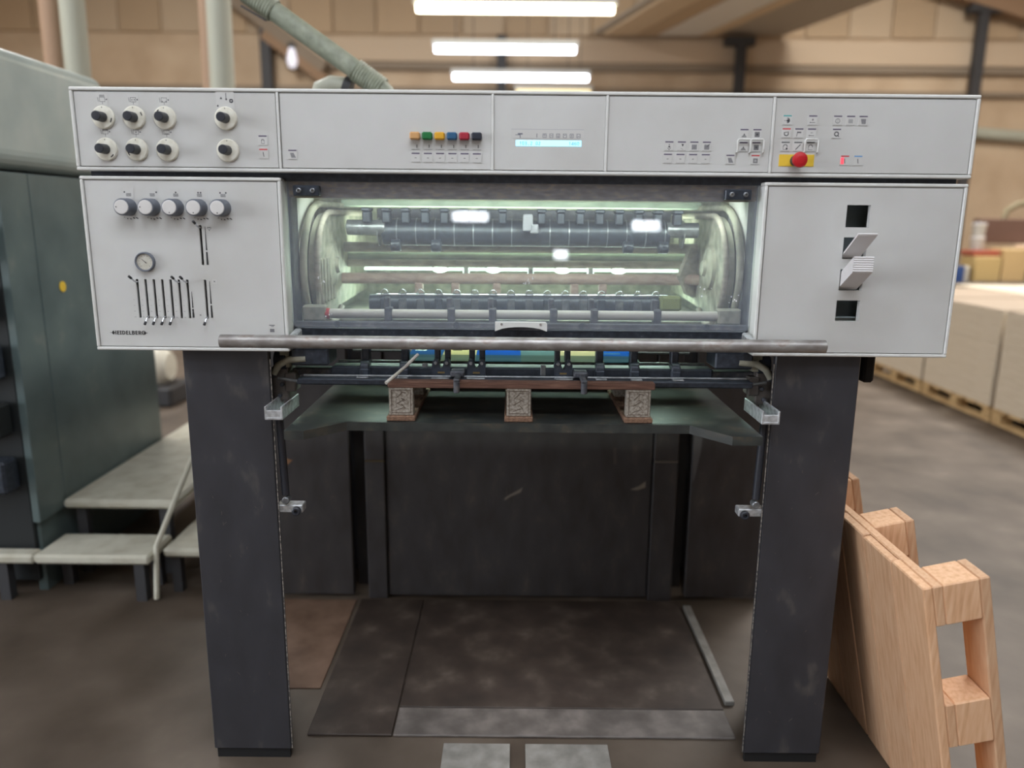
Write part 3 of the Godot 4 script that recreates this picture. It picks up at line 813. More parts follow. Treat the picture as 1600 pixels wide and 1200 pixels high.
func build_left_panel() -> void:
	var pan := fascia("operating_panel", "grey side panel with knobs, gauge and levers", -1.0525, -0.5775, 1.1755, 1.5915, 0.3, true)
	var slots := []
	for k in 7:
		slots.append(Rect2(-0.9421 + k * 0.0203, 1.2555, 0.006, 0.0945))
	slots.append(Rect2(-0.7771, 1.2555, 0.006, 0.0945))
	slots.append(Rect2(-0.7791, 1.3855, 0.006, 0.0945))
	obj("face_panel", B.new().holed(Rect2(-1.0425, 1.1855, 0.455, 0.396), -0.006, 0.0, slots), M.panel_paint, pan)
	for k in 5:
		var o := Vector3(-0.943 + k * 0.056, 1.5205, 0)
		var kb := obj("knob", B.new().lathe(o, Vector3.BACK, [Vector2(0.0205, 0), Vector2(0.0205, 0.006), Vector2(0.0198, 0.032), Vector2(0.0185, 0.0345), Vector2(0.016, 0.0348), Vector2(0.0, 0.0348)], 32), M.knob_grey, pan)
		kb.set_meta("label", "grey round blower knob")
		obj("knob_cap", B.new().lathe(o, Vector3.BACK, [Vector2(0.0164, 0.0345), Vector2(0.0164, 0.036), Vector2(0.015, 0.0366), Vector2(0, 0.0366)], 32), M.cap_white, pan)
		var a := PI if k < 2 else -PI / 2
		obj("knob_mark", B.new().cyl(o + Vector3(cos(a) * 0.0118, sin(a) * 0.0118, 0.0364), o + Vector3(cos(a) * 0.0118, sin(a) * 0.0118, 0.0372), 0.0014, 10), M.ink_dark, pan)
		icon(pan, o.x + 0.003, 1.5525, 32 + k, 0.024)
		# scale wedge printed under the knob
		var wd := B.new()
		for q in 5:
			wd.box(o + Vector3(-0.012 + q * 0.0075, -0.0235 - 0.004 * absf(sin(q * 0.9)), 0.0003), Vector3(0.001 + q * 0.0012, 0.0022, 0.0006), 0.0, Basis(Vector3.BACK, -0.5))
		obj("printed_mark", wd, M.ink_dark, pan)
	icon(pan, -0.7545, 1.472, 37, 0.017)
	# pressure gauge
	var gc := Vector3(-0.9135, 1.392, 0)
	var gauge := obj("gauge", B.new().lathe(gc, Vector3.BACK, [Vector2(0.0235, 0), Vector2(0.0235, 0.008), Vector2(0.0225, 0.0105), Vector2(0.0205, 0.0105), Vector2(0.019, 0.006)], 36), M.knob_grey, pan)
	gauge.set_meta("label", "round pressure gauge with pale face")
	var scale_ring := B.new()
	for k in 11:
		var a := deg_to_rad(225.0 - k * 27.0)
		scale_ring.box(gc + Vector3(cos(a) * 0.0145, sin(a) * 0.0145, 0.0052), Vector3(0.0035 if k % 5 == 0 else 0.002, 0.0006, 0.0004), 0.0, Basis(Vector3.BACK, a))
	obj("gauge_face", B.new().cyl(gc + Vector3(0, 0, 0.003), gc + Vector3(0, 0, 0.005), 0.0192, 32), M.dial_white, pan)
	obj("gauge_scale", scale_ring, M.ink_dark, pan)
	obj("gauge_needle", B.new().prism(PackedVector2Array([Vector2(-0.011, 0.0002), Vector2(0.004, 0.0012), Vector2(0.0055, 0), Vector2(0.004, -0.0012), Vector2(-0.011, -0.0002)]), 0.0006, Transform3D(Basis(Vector3.BACK, -0.7), gc + Vector3(0.0005, 0, 0.0058))), M.ink_dark, pan)
	obj("gauge_glass", B.new().cyl(gc + Vector3(0, 0, 0.0078), gc + Vector3(0, 0, 0.0086), 0.0198, 32), M.gauge_glass, pan)
	# levers
	for k in 9:
		var r: Rect2 = slots[k]
		var x := r.get_center().x
		var up: bool = k in [0, 5, 6, 8]
		var y := r.end.y - 0.006 if up else r.position.y + 0.004
		var dy := 0.010 if up else -0.012
		var reach := 1.0 if up else 0.55
		var lv := B.new().tube([Vector3(x, y, -0.009), Vector3(x, y, 0.006 * reach), Vector3(x - 0.001, y + dy * 0.3, 0.014 * reach), Vector3(x - 0.002, y + dy, 0.024 * reach)], 0.0021, 8)
		obj("lever", lv, M.chrome, pan)
		obj("lever_tip", B.new().tube([Vector3(x - 0.002, y + dy, 0.024 * reach), Vector3(x - 0.003, y + dy * 1.5, 0.032 * reach)], 0.0031, 10), M.ink_dark, pan)
	# printed wedges and graduations beside the slots
	for w in [[-0.8085, 1.321, 1.257], [-0.763, 1.347, 1.2575], [-0.7645, 1.477, 1.386]]:
		var g := B.new()
		g.prism(PackedVector2Array([Vector2(-0.0004, w[1]), Vector2(0.0004, w[1]), Vector2(0.0016, lerpf(w[1], w[2], 0.62)), Vector2(-0.0016, lerpf(w[1], w[2], 0.62))]), 0.0005, Transform3D(Basis(), Vector3(w[0], 0, 0)))
		g.prism(PackedVector2Array([Vector2(-0.0018, lerpf(w[1], w[2], 0.66)), Vector2(0.0018, lerpf(w[1], w[2], 0.66)), Vector2(0.0024, w[2]), Vector2(-0.0024, w[2])]), 0.0005, Transform3D(Basis(), Vector3(w[0], 0, 0)))
		obj("printed_mark", g, M.ink_dark, pan)
	var gr := B.new()
	for k in 8:
		for q in 4:
			gr.box(Vector3(-0.951 + k * 0.0203, 1.258 + q * 0.0142, 0.0003), Vector3(0.0042 - 0.0008 * q, 0.0008, 0.0006))
	obj("printed_mark", gr, mat("ink_faint", Color(0.5, 0.5, 0.5), 0.6), pan)
	icon(pan, -0.791, 1.264, 39, 0.011); icon(pan, -0.751, 1.346, 39, 0.011)
	icon(pan, -0.6165, 1.233, 38, 0.022)
	# maker's name with its two points
	text("lettering", "HEIDELBERG", Vector3(-0.9705, 1.2185, 0.0004), 0.0133, M.ink_dark, pan, "Droid Sans", true, 1.0)
	var wing := B.new()
	for s in [-1.0, 1.0]:
		wing.prism(PackedVector2Array([Vector2(0.036, 0.0008), Vector2(0.040, 0.0042), Vector2(0.0415, 0.0008), Vector2(0.0475, 0.0), Vector2(0.0415, -0.0008), Vector2(0.040, -0.0042), Vector2(0.036, -0.0008)]), 0.0006, Transform3D(Basis(Vector3(s, 0, 0), Vector3.UP, Vector3(0, 0, 1)), Vector3(-0.9705, 1.2185, 0)))
	obj("emblem_point", wing, M.ink_dark, pan)


func build_right_panel() -> void:
	# the fascia behind the face is a shell, so that the slots open into it
	var x0 := 0.5675
	var x1 := 1.0475
	var b := B.new()
	var holes := [Rect2(0.767, 1.489, 0.0565, 0.052), Rect2(0.7665, 1.414, 0.0565, 0.0515), Rect2(0.7655, 1.3385, 0.0565, 0.051), Rect2(0.764, 1.2635, 0.057, 0.051)]
	b.span(x0, x1, 1.5835, 1.5915, -0.3, 0.003, 0.002)
	b.span(x0, x1, 1.1755, 1.1835, -0.3, 0.003, 0.002)
	b.span(x0, x0 + 0.008, 1.1835, 1.5835, -0.3, 0.003, 0.002)
	b.span(x1 - 0.008, x1, 1.1835, 1.5835, -0.3, 0.003, 0.002)
	b.holed(Rect2(x0 + 0.008, 1.1835, x1 - x0 - 0.016, 0.4), -0.014, -0.010, holes)
	var pan := obj("delivery_panel", b, M.rim_paint, press)
	pan.set_meta("label", "grey side panel with four square openings")
	obj("face_panel", B.new().holed(Rect2(x0 + 0.010, 1.1855, x1 - x0 - 0.020, 0.396), -0.010, 0.0, holes), M.panel_paint, pan)
	var shell := B.new()   # dark chute behind the openings
	shell.span(0.73, 0.86, 1.22, 1.57, -0.09, -0.08)
	shell.span(0.73, 0.74, 1.22, 1.57, -0.08, -0.014)
	shell.span(0.85, 0.86, 1.22, 1.57, -0.08, -0.014)
	obj("chute", shell, mat("chute_grey", Color(0.46, 0.5, 0.51), 0.4), pan)
	for y in [1.262]:
		obj("chute_shelf", B.new().box(Vector3(0.795, y, -0.046), Vector3(0.1, 0.004, 0.055), 0.001, Basis(Vector3.RIGHT, -0.35)), M.chute_grey, pan)
	# white wedge cards: one in the second opening, seven in the third
	var proto: Node3D
	for k in 8:
		var c: Node3D
		var place := Vector3(0.770, 1.4125, -0.03) if k == 7 else Vector3(0.7712, 1.3342 + k * 0.0052, -0.03)
		if k == 0:
			c = thing("wedge_card", "", "card", place, "white wedge cards in the grey panel")
			var body := B.new().prism(PackedVector2Array([Vector2(0.0, 0.0), Vector2(0.121, 0.0), Vector2(0.125, 0.002), Vector2(0.125, 0.0044), Vector2(0.0, 0.0044)]), 0.0445, Transform3D(Basis(Vector3.BACK, Vector3.UP, Vector3.LEFT), place + Vector3(0.0445, 0, 0)))
			obj("card_body", body, M.card_white, c)
			proto = c
		else:
			c = proto.duplicate()
			c.name = numbered(self, "wedge_card")
			add_child(c, true)
			c.position = place
		c.rotation = Vector3(-0.56 if k == 7 else -0.45, -0.10 if k < 7 else -0.03, 0)
		if k == 7:
			tag(c, "single white card slanting out of the second square opening", "card")
			c.position.y -= 0.006
		else:
			tag(c, ["lowest white card of the bundle in the third square opening", "second white card from the bottom of the bundle in the third opening", "third white card from the bottom of the bundle in the third opening", "middle white card of the bundle in the third square opening", "third white card from the top of the bundle in the third opening", "second white card from the top of the bundle in the third opening", "topmost white card of the bundle in the third square opening"][k], "card")


func build_frame() -> void:
	# columns
	for s in [-1.0, 1.0]:
		var xo := -0.857 if s < 0 else 0.853
		var xi := -0.6395 if s < 0 else 0.6375
		var cb := B.new().span(minf(xo, xi), maxf(xo, xi), 0.03, 1.175, -0.05, -0.03, 0.003)
		cb.span(minf(xo, xo - 0.02 * s), maxf(xo, xo - 0.02 * s), 0.0, 1.175, -0.34, -0.048, 0.003)
		cb.span(minf(xo, xo - 0.07 * s), maxf(xo, xo - 0.07 * s), 0.03, 1.175, -0.36, -0.338, 0.003)
		var col := obj("column", cb, M.column_paint, press)
		col.set_meta("label", "dark grey sheet metal column")
		obj("column_foot", B.new().span(minf(xo, xi) + 0.006, maxf(xo, xi) - 0.006, 0.0, 0.03, -0.05, -0.036), M.black_paint, col)
		obj("worn_edge", B.new().span(xi - 0.003 * s - 0.0012, xi - 0.003 * s + 0.0012, 0.035, 1.15, -0.0312, -0.0292), M.worn_edge, col)
	# head beam behind the guard; dark strip stands in for the shaded console gap
	obj("head_beam", B.new().span(-0.577, 0.567, 1.548, 1.59, -0.12, -0.05, 0.003), M.rust_beam, press)
	obj("dark_gap_strip", B.new().span(-1.04, 1.035, 1.585, 1.61, -0.3, -0.03), M.iron_blue, press)
	# rear wall of the delivery: panel, two posts, two wings, dark joints between
	obj("rear_panel", B.new().span(-0.514, 0.522, 0.012, 1.06, -1.02, -0.98, 0.003), M.dark_panel, press)
	for q in [[-0.594, -0.518, 0.578], [0.527, 0.621, 0.585]]:
		obj("rear_post", B.new().span(q[0], q[1], 0.0, q[2], -1.03, -0.972, 0.003), M.dark_panel, press)
		obj("rear_post", B.new().span(q[0], q[1], q[2] + 0.004, 1.06, -1.03, -0.972, 0.003), M.dark_panel, press)
	obj("rear_wing", B.new().span(-1.0, -0.654, 0.012, 1.06, -1.02, -0.98, 0.004), M.dark_panel, press)
	obj("rear_wing", B.new().span(0.676, 1.0, 0.012, 1.06, -1.02, -0.98, 0.004), M.dark_panel, press)
	for x in [-0.625, 0.6475]:
		obj("joint_recess", B.new().span(x - 0.035, x + 0.035, 0.0, 1.06, -1.11, -1.1), M.dark_panel, press)
	wear()
	# the units that follow behind
	obj("press_unit", B.new().span(-0.95, 0.95, 0.05, 1.62, -2.4, -1.12, 0.03), M.column_paint, press)
	obj("press_unit", B.new().span(-0.95, 0.95, 0.05, 1.62, -4.0, -2.5, 0.03), M.column_paint, press)
	# safety bar across the front
	var bar := obj("safety_bar", B.new().lathe(Vector3(-0.7245, 1.2095, 0.06), Vector3.RIGHT, [Vector2(0.011, 0.02), Vector2(0.0135, 0.0), Vector2(0.016, 0.0015), Vector2(0.016, 1.4455), Vector2(0.0135, 1.447), Vector2(0, 1.447)], 28), M.galvanised, press)
	bar.set_meta("label", "worn galvanised pipe across the front")
	for x in [-0.56, 0.555]:
		obj("bar_bracket", B.new().box(Vector3(x, 1.214, 0.015), Vector3(0.018, 0.02, 0.085), 0.003, Basis(Vector3.RIGHT, 0.15)), M.aluminium, press)
	# acrylic guard with hinges, handle, foot strip and bolts
	var poly := PackedVector2Array([Vector2(-0.5755, 1.585), Vector2(0.566, 1.585), Vector2(0.566, 1.25)])
	for k in 7:
		var a := -k * PI / 12
		poly.append(Vector2(0.546 + cos(a) * 0.02, 1.249 + sin(a) * 0.02))
	for k in 7:
		var a := -PI / 2 - k * PI / 12
		poly.append(Vector2(-0.5555 + cos(a) * 0.02, 1.249 + sin(a) * 0.02))
	var guard := obj("acrylic_guard", B.new().prism(poly, 0.005, Transform3D(Basis(), Vector3(0, 0, -0.035))), M.acrylic, press)
	guard.set_meta("label", "scratched clear acrylic guard window")
	for x in [-0.522, 0.5105]:
		obj("hinge_block", B.new().span(x - 0.0315, x + 0.0315, 1.5505, 1.575, -0.029, -0.012, 0.002), M.iron_blue, guard)
		for d in [-0.0165, 0.0165]:
			obj("hinge_bolt", B.new().lathe(Vector3(x + d, 1.563, -0.012), Vector3.BACK, [Vector2(0.0058, 0), Vector2(0.0058, 0.004), Vector2(0.0042, 0.005), Vector2(0.0028, 0.005), Vector2(0.0028, 0.001), Vector2(0, 0.001)], 16), M.steel_worn, guard)
	obj("foot_strip", B.new().span(-0.572, 0.562, 1.2315, 1.2455, -0.058, -0.040, 0.002), M.dusty_dark, guard)
	for x in [-0.4655, -0.166, 0.1485, 0.461]:
		obj("guard_bolt", B.new().cyl(Vector3(x, 1.2395, -0.042), Vector3(x, 1.2395, -0.0365), 0.0085, 18, 0.001), M.iron_blue, guard)
	var hp := PackedVector2Array()
	hp.append_array([Vector2(-0.0645, 0.011), Vector2(0.0605, 0.011), Vector2(0.0645, 0.007), Vector2(0.0645, -0.011)])
	for k in 9:
		var f := k / 8.0
		hp.append(Vector2(lerpf(0.0625, -0.0625, f), -0.011 + 0.0105 * sin(PI * f) ** 0.6))
	hp.append_array([Vector2(-0.0645, -0.011), Vector2(-0.0645, 0.007)])
	obj("handle", B.new().prism(hp, 0.016, Transform3D(Basis(), Vector3(-0.005, 1.2405, -0.029))), M.rim_paint, guard)
	obj("handle_recess", B.new().span(-0.062, 0.052, 1.2305, 1.2395, -0.029, -0.024), M.dusty_dark, guard)
	for d in [-0.053, 0.043]:
		obj("handle_screw", B.new().cyl(Vector3(d, 1.2465, -0.013), Vector3(d, 1.2465, -0.0115), 0.003, 12), M.chrome, guard)
	# flecks of paint and glue on the window
	rng.seed = 33
	for c in [[-0.5, 1.345, 4], [0.012, 1.352, 7], [0.45, 1.33, 4], [0.52, 1.31, 6], [-0.49, 1.262, 3]]:
		var fl := B.new()
		for k in c[2]:
			fl.cyl(Vector3(c[0] + rng.randf_range(-0.012, 0.012), c[1] + rng.randf_range(-0.012, 0.012), -0.030), Vector3(c[0] + rng.randf_range(-0.012, 0.012), c[1] + rng.randf_range(-0.012, 0.012), -0.0295), 0.0001, 5)
		for k in c[2]:
			var q := Vector3(c[0] + rng.randf_range(-0.014, 0.014), c[1] + rng.randf_range(-0.012, 0.012), -0.030)
			fl.cyl(q, q + Vector3(0, 0, 0.0006), rng.randf_range(0.0011, 0.0024), 7)
		obj("paint_fleck", fl, M.card_white, guard)
	# dark cross beam under the guard
	obj("cross_beam", B.new().span(-0.567, 0.557, 1.195, 1.228, -0.075, -0.045, 0.003), M.iron_blue, press)


# scratches, chips and old label bits on the dark sheet metal
func wear() -> void:
	mat("bare_metal", Color(0.5, 0.47, 0.43), 0.6)
	mat("faint_scratch", Color(0.3, 0.28, 0.265), 0.6)
	mat("label_tan", Color(0.52, 0.38, 0.27), 0.8)
	rng.seed = 91
	# [x, y, width, height, how many, slant, length, thickness]
	for q in [[-0.26, 0.40, 0.02, 0.10, 7, 0.03, 0.07, 0.0016], [-0.07, 0.43, 0.12, 0.06, 12, 0.02, 0.055, 0.0014], [-0.30, 0.30, 0.10, 0.05, 4, 0.2, 0.025, 0.0018], [0.13, 0.45, 0.24, 0.16, 9, 1.2, 0.022, 0.0016], [0.26, 0.30, 0.2, 0.2, 9, 0.1, 0.05, 0.0013], [0.40, 0.18, 0.2, 0.2, 7, 0.3, 0.03, 0.0013], [-0.05, 0.56, 0.5, 0.1, 6, 1.0, 0.02, 0.0015]]:
		var b := B.new()
		for k in q[4]:
			var c := Vector3(q[0] + rng.randf_range(-0.5, 0.5) * q[2], q[1] + rng.randf_range(-0.5, 0.5) * q[3], -0.9797)
			b.box(c, Vector3(q[7], q[6] * rng.randf_range(0.4, 1.1), 0.0006), 0.0, Basis(Vector3.BACK, q[5] * rng.randf_range(-1, 1)))
		obj("scratch", b, M.faint_scratch, press)
	for q in [[PackedVector2Array([Vector2(-0.052, 0.42), Vector2(-0.03, 0.436), Vector2(0.012, 0.455), Vector2(0.02, 0.475), Vector2(0.008, 0.466), Vector2(-0.034, 0.442), Vector2(-0.05, 0.43)]), M.bare_metal], [PackedVector2Array([Vector2(0.44, 0.47), Vector2(0.475, 0.485), Vector2(0.50, 0.505), Vector2(0.5, 0.48), Vector2(0.47, 0.468)]), M.bare_metal], [PackedVector2Array([Vector2(0.368, 0.64), Vector2(0.38, 0.64), Vector2(0.384, 0.575), Vector2(0.372, 0.57)]), M.faint_scratch]]:
		obj("paint_chip", B.new().prism(q[0], 0.0005, Transform3D(Basis(), Vector3(0, 0, -0.9798))), q[1], press)
	obj("torn_label", B.new().prism(PackedVector2Array([Vector2(-0.925, 0.59), Vector2(-0.875, 0.578), Vector2(-0.9, 0.555), Vector2(-0.915, 0.50), Vector2(-0.922, 0.535)]), 0.0006, Transform3D(Basis(), Vector3(0, 0, -0.9798))), M.label_tan, press)
	obj("paint_chip", B.new().prism(PackedVector2Array([Vector2(0.678, 0.7), Vector2(0.712, 0.7), Vector2(0.708, 0.63), Vector2(0.69, 0.52), Vector2(0.684, 0.5), Vector2(0.679, 0.6)]), 0.0005, Transform3D(Basis(), Vector3(0, 0, -0.9798))), mat("primer_grey", Color(0.36, 0.355, 0.36), 0.6), press)
	obj("seam_line", B.new().span(-0.593, -0.519, 0.578, 0.582, -0.9735, -0.971), mat("seam_gold", Color(0.36, 0.3, 0.18), 0.5), press)
	obj("seam_line", B.new().span(0.528, 0.620, 0.585, 0.589, -0.9735, -0.971), M.bare_metal, press)
	for s in [-1.0, 1.0]:
		for k in 3:
			var b := B.new()
			for j in 7:
				b.box(Vector3(s * rng.randf_range(0.66, 0.83), 0.25 + k * 0.28 + rng.randf_range(-0.12, 0.12), -0.0297), Vector3(0.0016, rng.randf_range(0.003, 0.012), 0.0006), 0.0, Basis(Vector3.BACK, rng.randf_range(-0.9, 0.9)))
			obj("paint_chip", b, M.faint_scratch, press)


func build_chamber() -> void:
	# side walls, roof and rear wall of the lit chamber
	for s in [-1.0, 1.0]:
		var x := -0.615 if s < 0 else 0.608
		obj("side_wall", B.new().span(x - 0.012, x + 0.012, 1.12, 1.6, -1.0, -0.08), M.dusty_grey, press)
		obj("side_frame", B.new().span(x - 0.03 * s - 0.014, x - 0.03 * s + 0.014, 1.2, 1.59, -0.11, -0.05, 0.003), M.dusty_dark, press)
		# chain guide: curved plate with two raised rims
		var xc: float = 0.545 * s - 0.004
		var pl := PackedVector2Array()
		var inner: Array = []
		var outer: Array = []
		for k in 25:
			var a := lerpf(PI / 2, -2.2, k / 24.0)
			pl.append(Vector2(-0.30 + cos(a) * 0.165, 1.365 + sin(a) * 0.148))
			inner.append(Vector3(xc - 0.016 * s, 1.365 + sin(a) * 0.150, -0.30 + cos(a) * 0.168))
			outer.append(Vector3(xc + 0.012 * s, 1.365 + sin(a) * 0.172, -0.30 + cos(a) * 0.198))
		pl.append_array([Vector2(-0.85, 1.26), Vector2(-0.85, 1.513)])
		inner.push_front(Vector3(xc - 0.016 * s, 1.515, -0.85))
		outer.push_front(Vector3(xc + 0.012 * s, 1.537, -0.85))
		var guide := obj("chain_guide", B.new().prism(pl, 0.016, Transform3D(Basis(Vector3.BACK, Vector3.UP, Vector3.LEFT), Vector3(xc + 0.008, 0, 0))), M.dusty_grey, press)
		obj("guide_rail", B.new().tube(inner, 0.0085, 10), M.bar_dust, guide)
		obj("guide_rail", B.new().tube(outer, 0.010, 10), M.dusty_grey, guide)
		obj("hub", B.new().lathe(Vector3(xc - 0.006 * s, 1.37, -0.32), Vector3(-s, 0, 0), [Vector2(0.062, 0.0), Vector2(0.058, 0.012), Vector2(0.04, 0.018), Vector2(0.024, 0.019), Vector2(0.02, 0.028), Vector2(0, 0.028)], 28), M.dusty_grey, guide)
		if s < 0:
			for k in 6:
				obj("guide_rib", B.new().box(Vector3(xc + 0.014, 1.335, -0.14 - k * 0.035), Vector3(0.012, 0.12, 0.012), 0.003), M.dusty_grey, guide)
		else:
			obj("end_plate", B.new().prism(PackedVector2Array([Vector2(0, 0.065), Vector2(0.055, 0.05), Vector2(0.07, 0.0), Vector2(0.065, -0.06), Vector2(0.035, -0.09), Vector2(-0.01, -0.075), Vector2(-0.05, -0.02)]), 0.012, Transform3D(Basis(Vector3(0.75, 0, -0.66), Vector3.UP, Vector3(0.66, 0, 0.75)), Vector3(0.50, 1.36, -0.47))), M.bar_dust, guide)
	obj("chamber_roof", B.new().span(-0.6, 0.6, 1.575, 1.6, -1.0, -0.12), M.dusty_grey, press)
	for q in [[-0.98, -0.515], [-0.475, -0.425], [-0.285, -0.11]]:  # unseen slotted plates, placed to cut the lamp light into bands
		obj("unseen_light_baffle", B.new().span(-0.6, 0.6, 1.198, 1.204, q[0], q[1]), M.dusty_grey, press)
	obj("chamber_rear", B.new().span(-0.6, 0.6, 1.16, 1.6, -1.0, -0.97), M.dusty_grey, press)
	obj("cover_strip", B.new().span(-0.56, 0.555, 1.535, 1.556, -0.62, -0.56, 0.003), M.bar_pale, press)
	# upper gripper bar
	var gb := obj("gripper_bar", B.new().cyl(Vector3(-0.40, 1.462, -0.38), Vector3(0.42, 1.462, -0.38), 0.038, 24, 0.003), M.iron_blue, press)
	gb.set_meta("label", "dark upper gripper bar")
	obj("gripper_shaft", B.new().cyl(Vector3(-0.50, 1.474, -0.36), Vector3(-0.39, 1.474, -0.36), 0.022, 18, 0.002).cyl(Vector3(0.41, 1.474, -0.36), Vector3(0.50, 1.474, -0.36), 0.022, 18, 0.002), M.steel_worn, gb)
	for k in 17:
		var x := -0.438 + k * 0.0545
		if k == 8:
			continue
		obj("gripper_finger", B.new().span(x - 0.011, x + 0.011, 1.488, 1.519, -0.36, -0.32, 0.003).span(x - 0.013, x + 0.013, 1.519, 1.529, -0.365, -0.312, 0.003), M.iron_blue, gb)
		obj("gripper_collar", B.new().cyl(Vector3(x + 0.024, 1.462, -0.38), Vector3(x + 0.027, 1.462, -0.38), 0.0395, 20), M.steel_worn, gb)
	for x in [-0.36, -0.245, 0.30, 0.40]:
		obj("cam_roller", B.new().cyl(Vector3(x - 0.014, 1.425, -0.345), Vector3(x + 0.014, 1.425, -0.345), 0.017, 16, 0.002).cyl(Vector3(x, 1.425, -0.33), Vector3(x, 1.425, -0.318), 0.006, 10), M.iron_blue, gb)
	obj("added_dark_plate", B.new().span(-0.43, 0.44, 1.47, 1.528, -0.47, -0.45, 0.002), M.dusty_dark, gb)  # dark plate added to darken the gaps between the fingers
	obj("white_block", B.new().span(0.0, 0.028, 1.468, 1.515, -0.33, -0.30, 0.003).span(0.02, 0.044, 1.462, 1.488, -0.33, -0.30, 0.003), mat("block_grey", Color(0.5, 0.5, 0.53), 0.6), gb)
	# cross bars
	obj("cross_bar", B.new().cyl(Vector3(-0.56, 1.414, -0.5), Vector3(0.575, 1.418, -0.5), 0.0155, 18), M.bar_dust, press)
	obj("cross_bar", B.new().box(Vector3(0, 1.385, -0.56), Vector3(1.1, 0.026, 0.03), 0.003, Basis(Vector3.RIGHT, 0.3)), M.bar_pale, press)
	obj("cross_bar", B.new().cyl(Vector3(-0.54, 1.364, -0.54), Vector3(0.53, 1.366, -0.54), 0.012, 18), M.bar_dust, press)
	obj("cross_bar", B.new().cyl(Vector3(-0.545, 1.3225, -0.46), Vector3(0.54, 1.3265, -0.46), 0.0165, 18), M.bar_brown, press)
	for x in [-0.20, -0.075, 0.16, 0.245, -0.31]:
		obj("bar_tab", B.new().span(x - 0.012, x + 0.012, 1.275, 1.312, -0.475, -0.445, 0.003), M.bar_brown, press)
	# working lamp: tubes behind the bars, and two strips that light the chamber
	glow("lamp_green", Color(0.86, 1.0, 0.93), 6.0)
	for q in [[-0.5, -0.285], [-0.235, -0.115], [-0.065, 0.105], [0.155, 0.285], [0.335, 0.5]]:
		obj("lamp_tube", B.new().cyl(Vector3(q[0], 1.343, -0.60), Vector3(q[1], 1.344, -0.60), 0.0042, 12), M.lamp_green, press)
	for x in [-0.26, -0.09, 0.13, 0.31]:
		obj("lamp_bulb", B.new().lathe(Vector3(x - 0.025, 1.342, -0.60), Vector3.RIGHT, [Vector2(0, 0), Vector2(0.006, 0.006), Vector2(0.0105, 0.02), Vector2(0.0095, 0.036), Vector2(0.005, 0.047), Vector2(0, 0.05)], 16), M.lamp_green, press)
	for x in [-0.175, 0.03, 0.22]:
		obj("lamp_holder", B.new().span(x - 0.010, x + 0.010, 1.32, 1.36, -0.62, -0.575, 0.003), M.steel_worn, press)
	area(Vector3(0, 1.34, -0.584), Vector3(0, 0, 1), Vector2(1.0, 0.026), Color(0.88, 1.0, 0.93), 14.0, press)
	area(Vector3(0, 1.324, -0.60), Vector3(0, -1, 0), Vector2(1.0, 0.026), Color(0.86, 1.0, 0.93), 12.0, press)
	area(Vector3(0, 1.356, -0.60), Vector3(0, 1, 0), Vector2(1.0, 0.026), Color(0.92, 1.0, 0.9), 26.0, press)
	# unseen strip lamp behind the head beam, placed to light the bar fronts
	obj("lamp_tube", B.new().cyl(Vector3(-0.52, 1.5665, -0.155), Vector3(0.52, 1.5665, -0.155), 0.008, 12), M.lamp_green, press)
	area(Vector3(0, 1.5555, -0.158), Vector3(0, -0.72, -0.69), Vector2(1.04, 0.02), Color(0.94, 1.0, 0.95), 17.0, press)
	# lower gripper row with its clips
	var lg := obj("lower_gripper_bar", B.new().cyl(Vector3(-0.44, 1.258, -0.36), Vector3(0.43, 1.262, -0.36), 0.026, 20), M.iron_blue, press)
	obj("gripper_shaft", B.new().cyl(Vector3(-0.42, 1.284, -0.352), Vector3(0.42, 1.287, -0.352), 0.006, 12), M.chrome, lg)
	for k in 16:
		var x := -0.395 + k * 0.052
		var clip: Array = []
		for j in 9:
			var a := lerpf(-0.4, PI + 0.4, j / 8.0)
			clip.append(Vector3(x + cos(a) * 0.010, 1.290 + sin(a) * 0.011, -0.338))
		obj("clip", B.new().tube(clip, 0.0022, 8), M.chrome, lg)
		obj("clip_block", B.new().span(x - 0.011, x + 0.011, 1.242, 1.276, -0.338, -0.325, 0.002), M.dusty_dark if k % 3 else M.iron_blue, lg)
	obj("end_block", B.new().span(0.395, 0.455, 1.248, 1.29, -0.35, -0.31, 0.006), mat("olive_paint", Color(0.42, 0.44, 0.27), 0.7), lg)
	# front tube with its clamps and the red ring
	var ft := obj("front_tube", B.new().cyl(Vector3(-0.505, 1.2585, -0.1), Vector3(0.505, 1.2605, -0.1), 0.0125, 18), M.tube_white, press)
	obj("red_ring", B.new().cyl(Vector3(-0.512, 1.2585, -0.1), Vector3(-0.497, 1.2585, -0.1), 0.0138, 18, 0.001), M.red_plastic, ft)
	for x in [-0.345, -0.1835, -0.0775, 0.079, 0.1835, 0.3455]:
		obj("clamp", B.new().span(x - 0.0095, x + 0.0095, 1.238, 1.277, -0.118, -0.083, 0.003).span(x - 0.013, x + 0.001, 1.262, 1.302, -0.125, -0.1, 0.003), M.dusty_dark, ft)
	for x in [-0.535, 0.53]:
		obj("tube_bracket", B.new().span(x - 0.03, x + 0.03, 1.24, 1.28, -0.12, -0.085, 0.004), M.dusty_grey, ft)


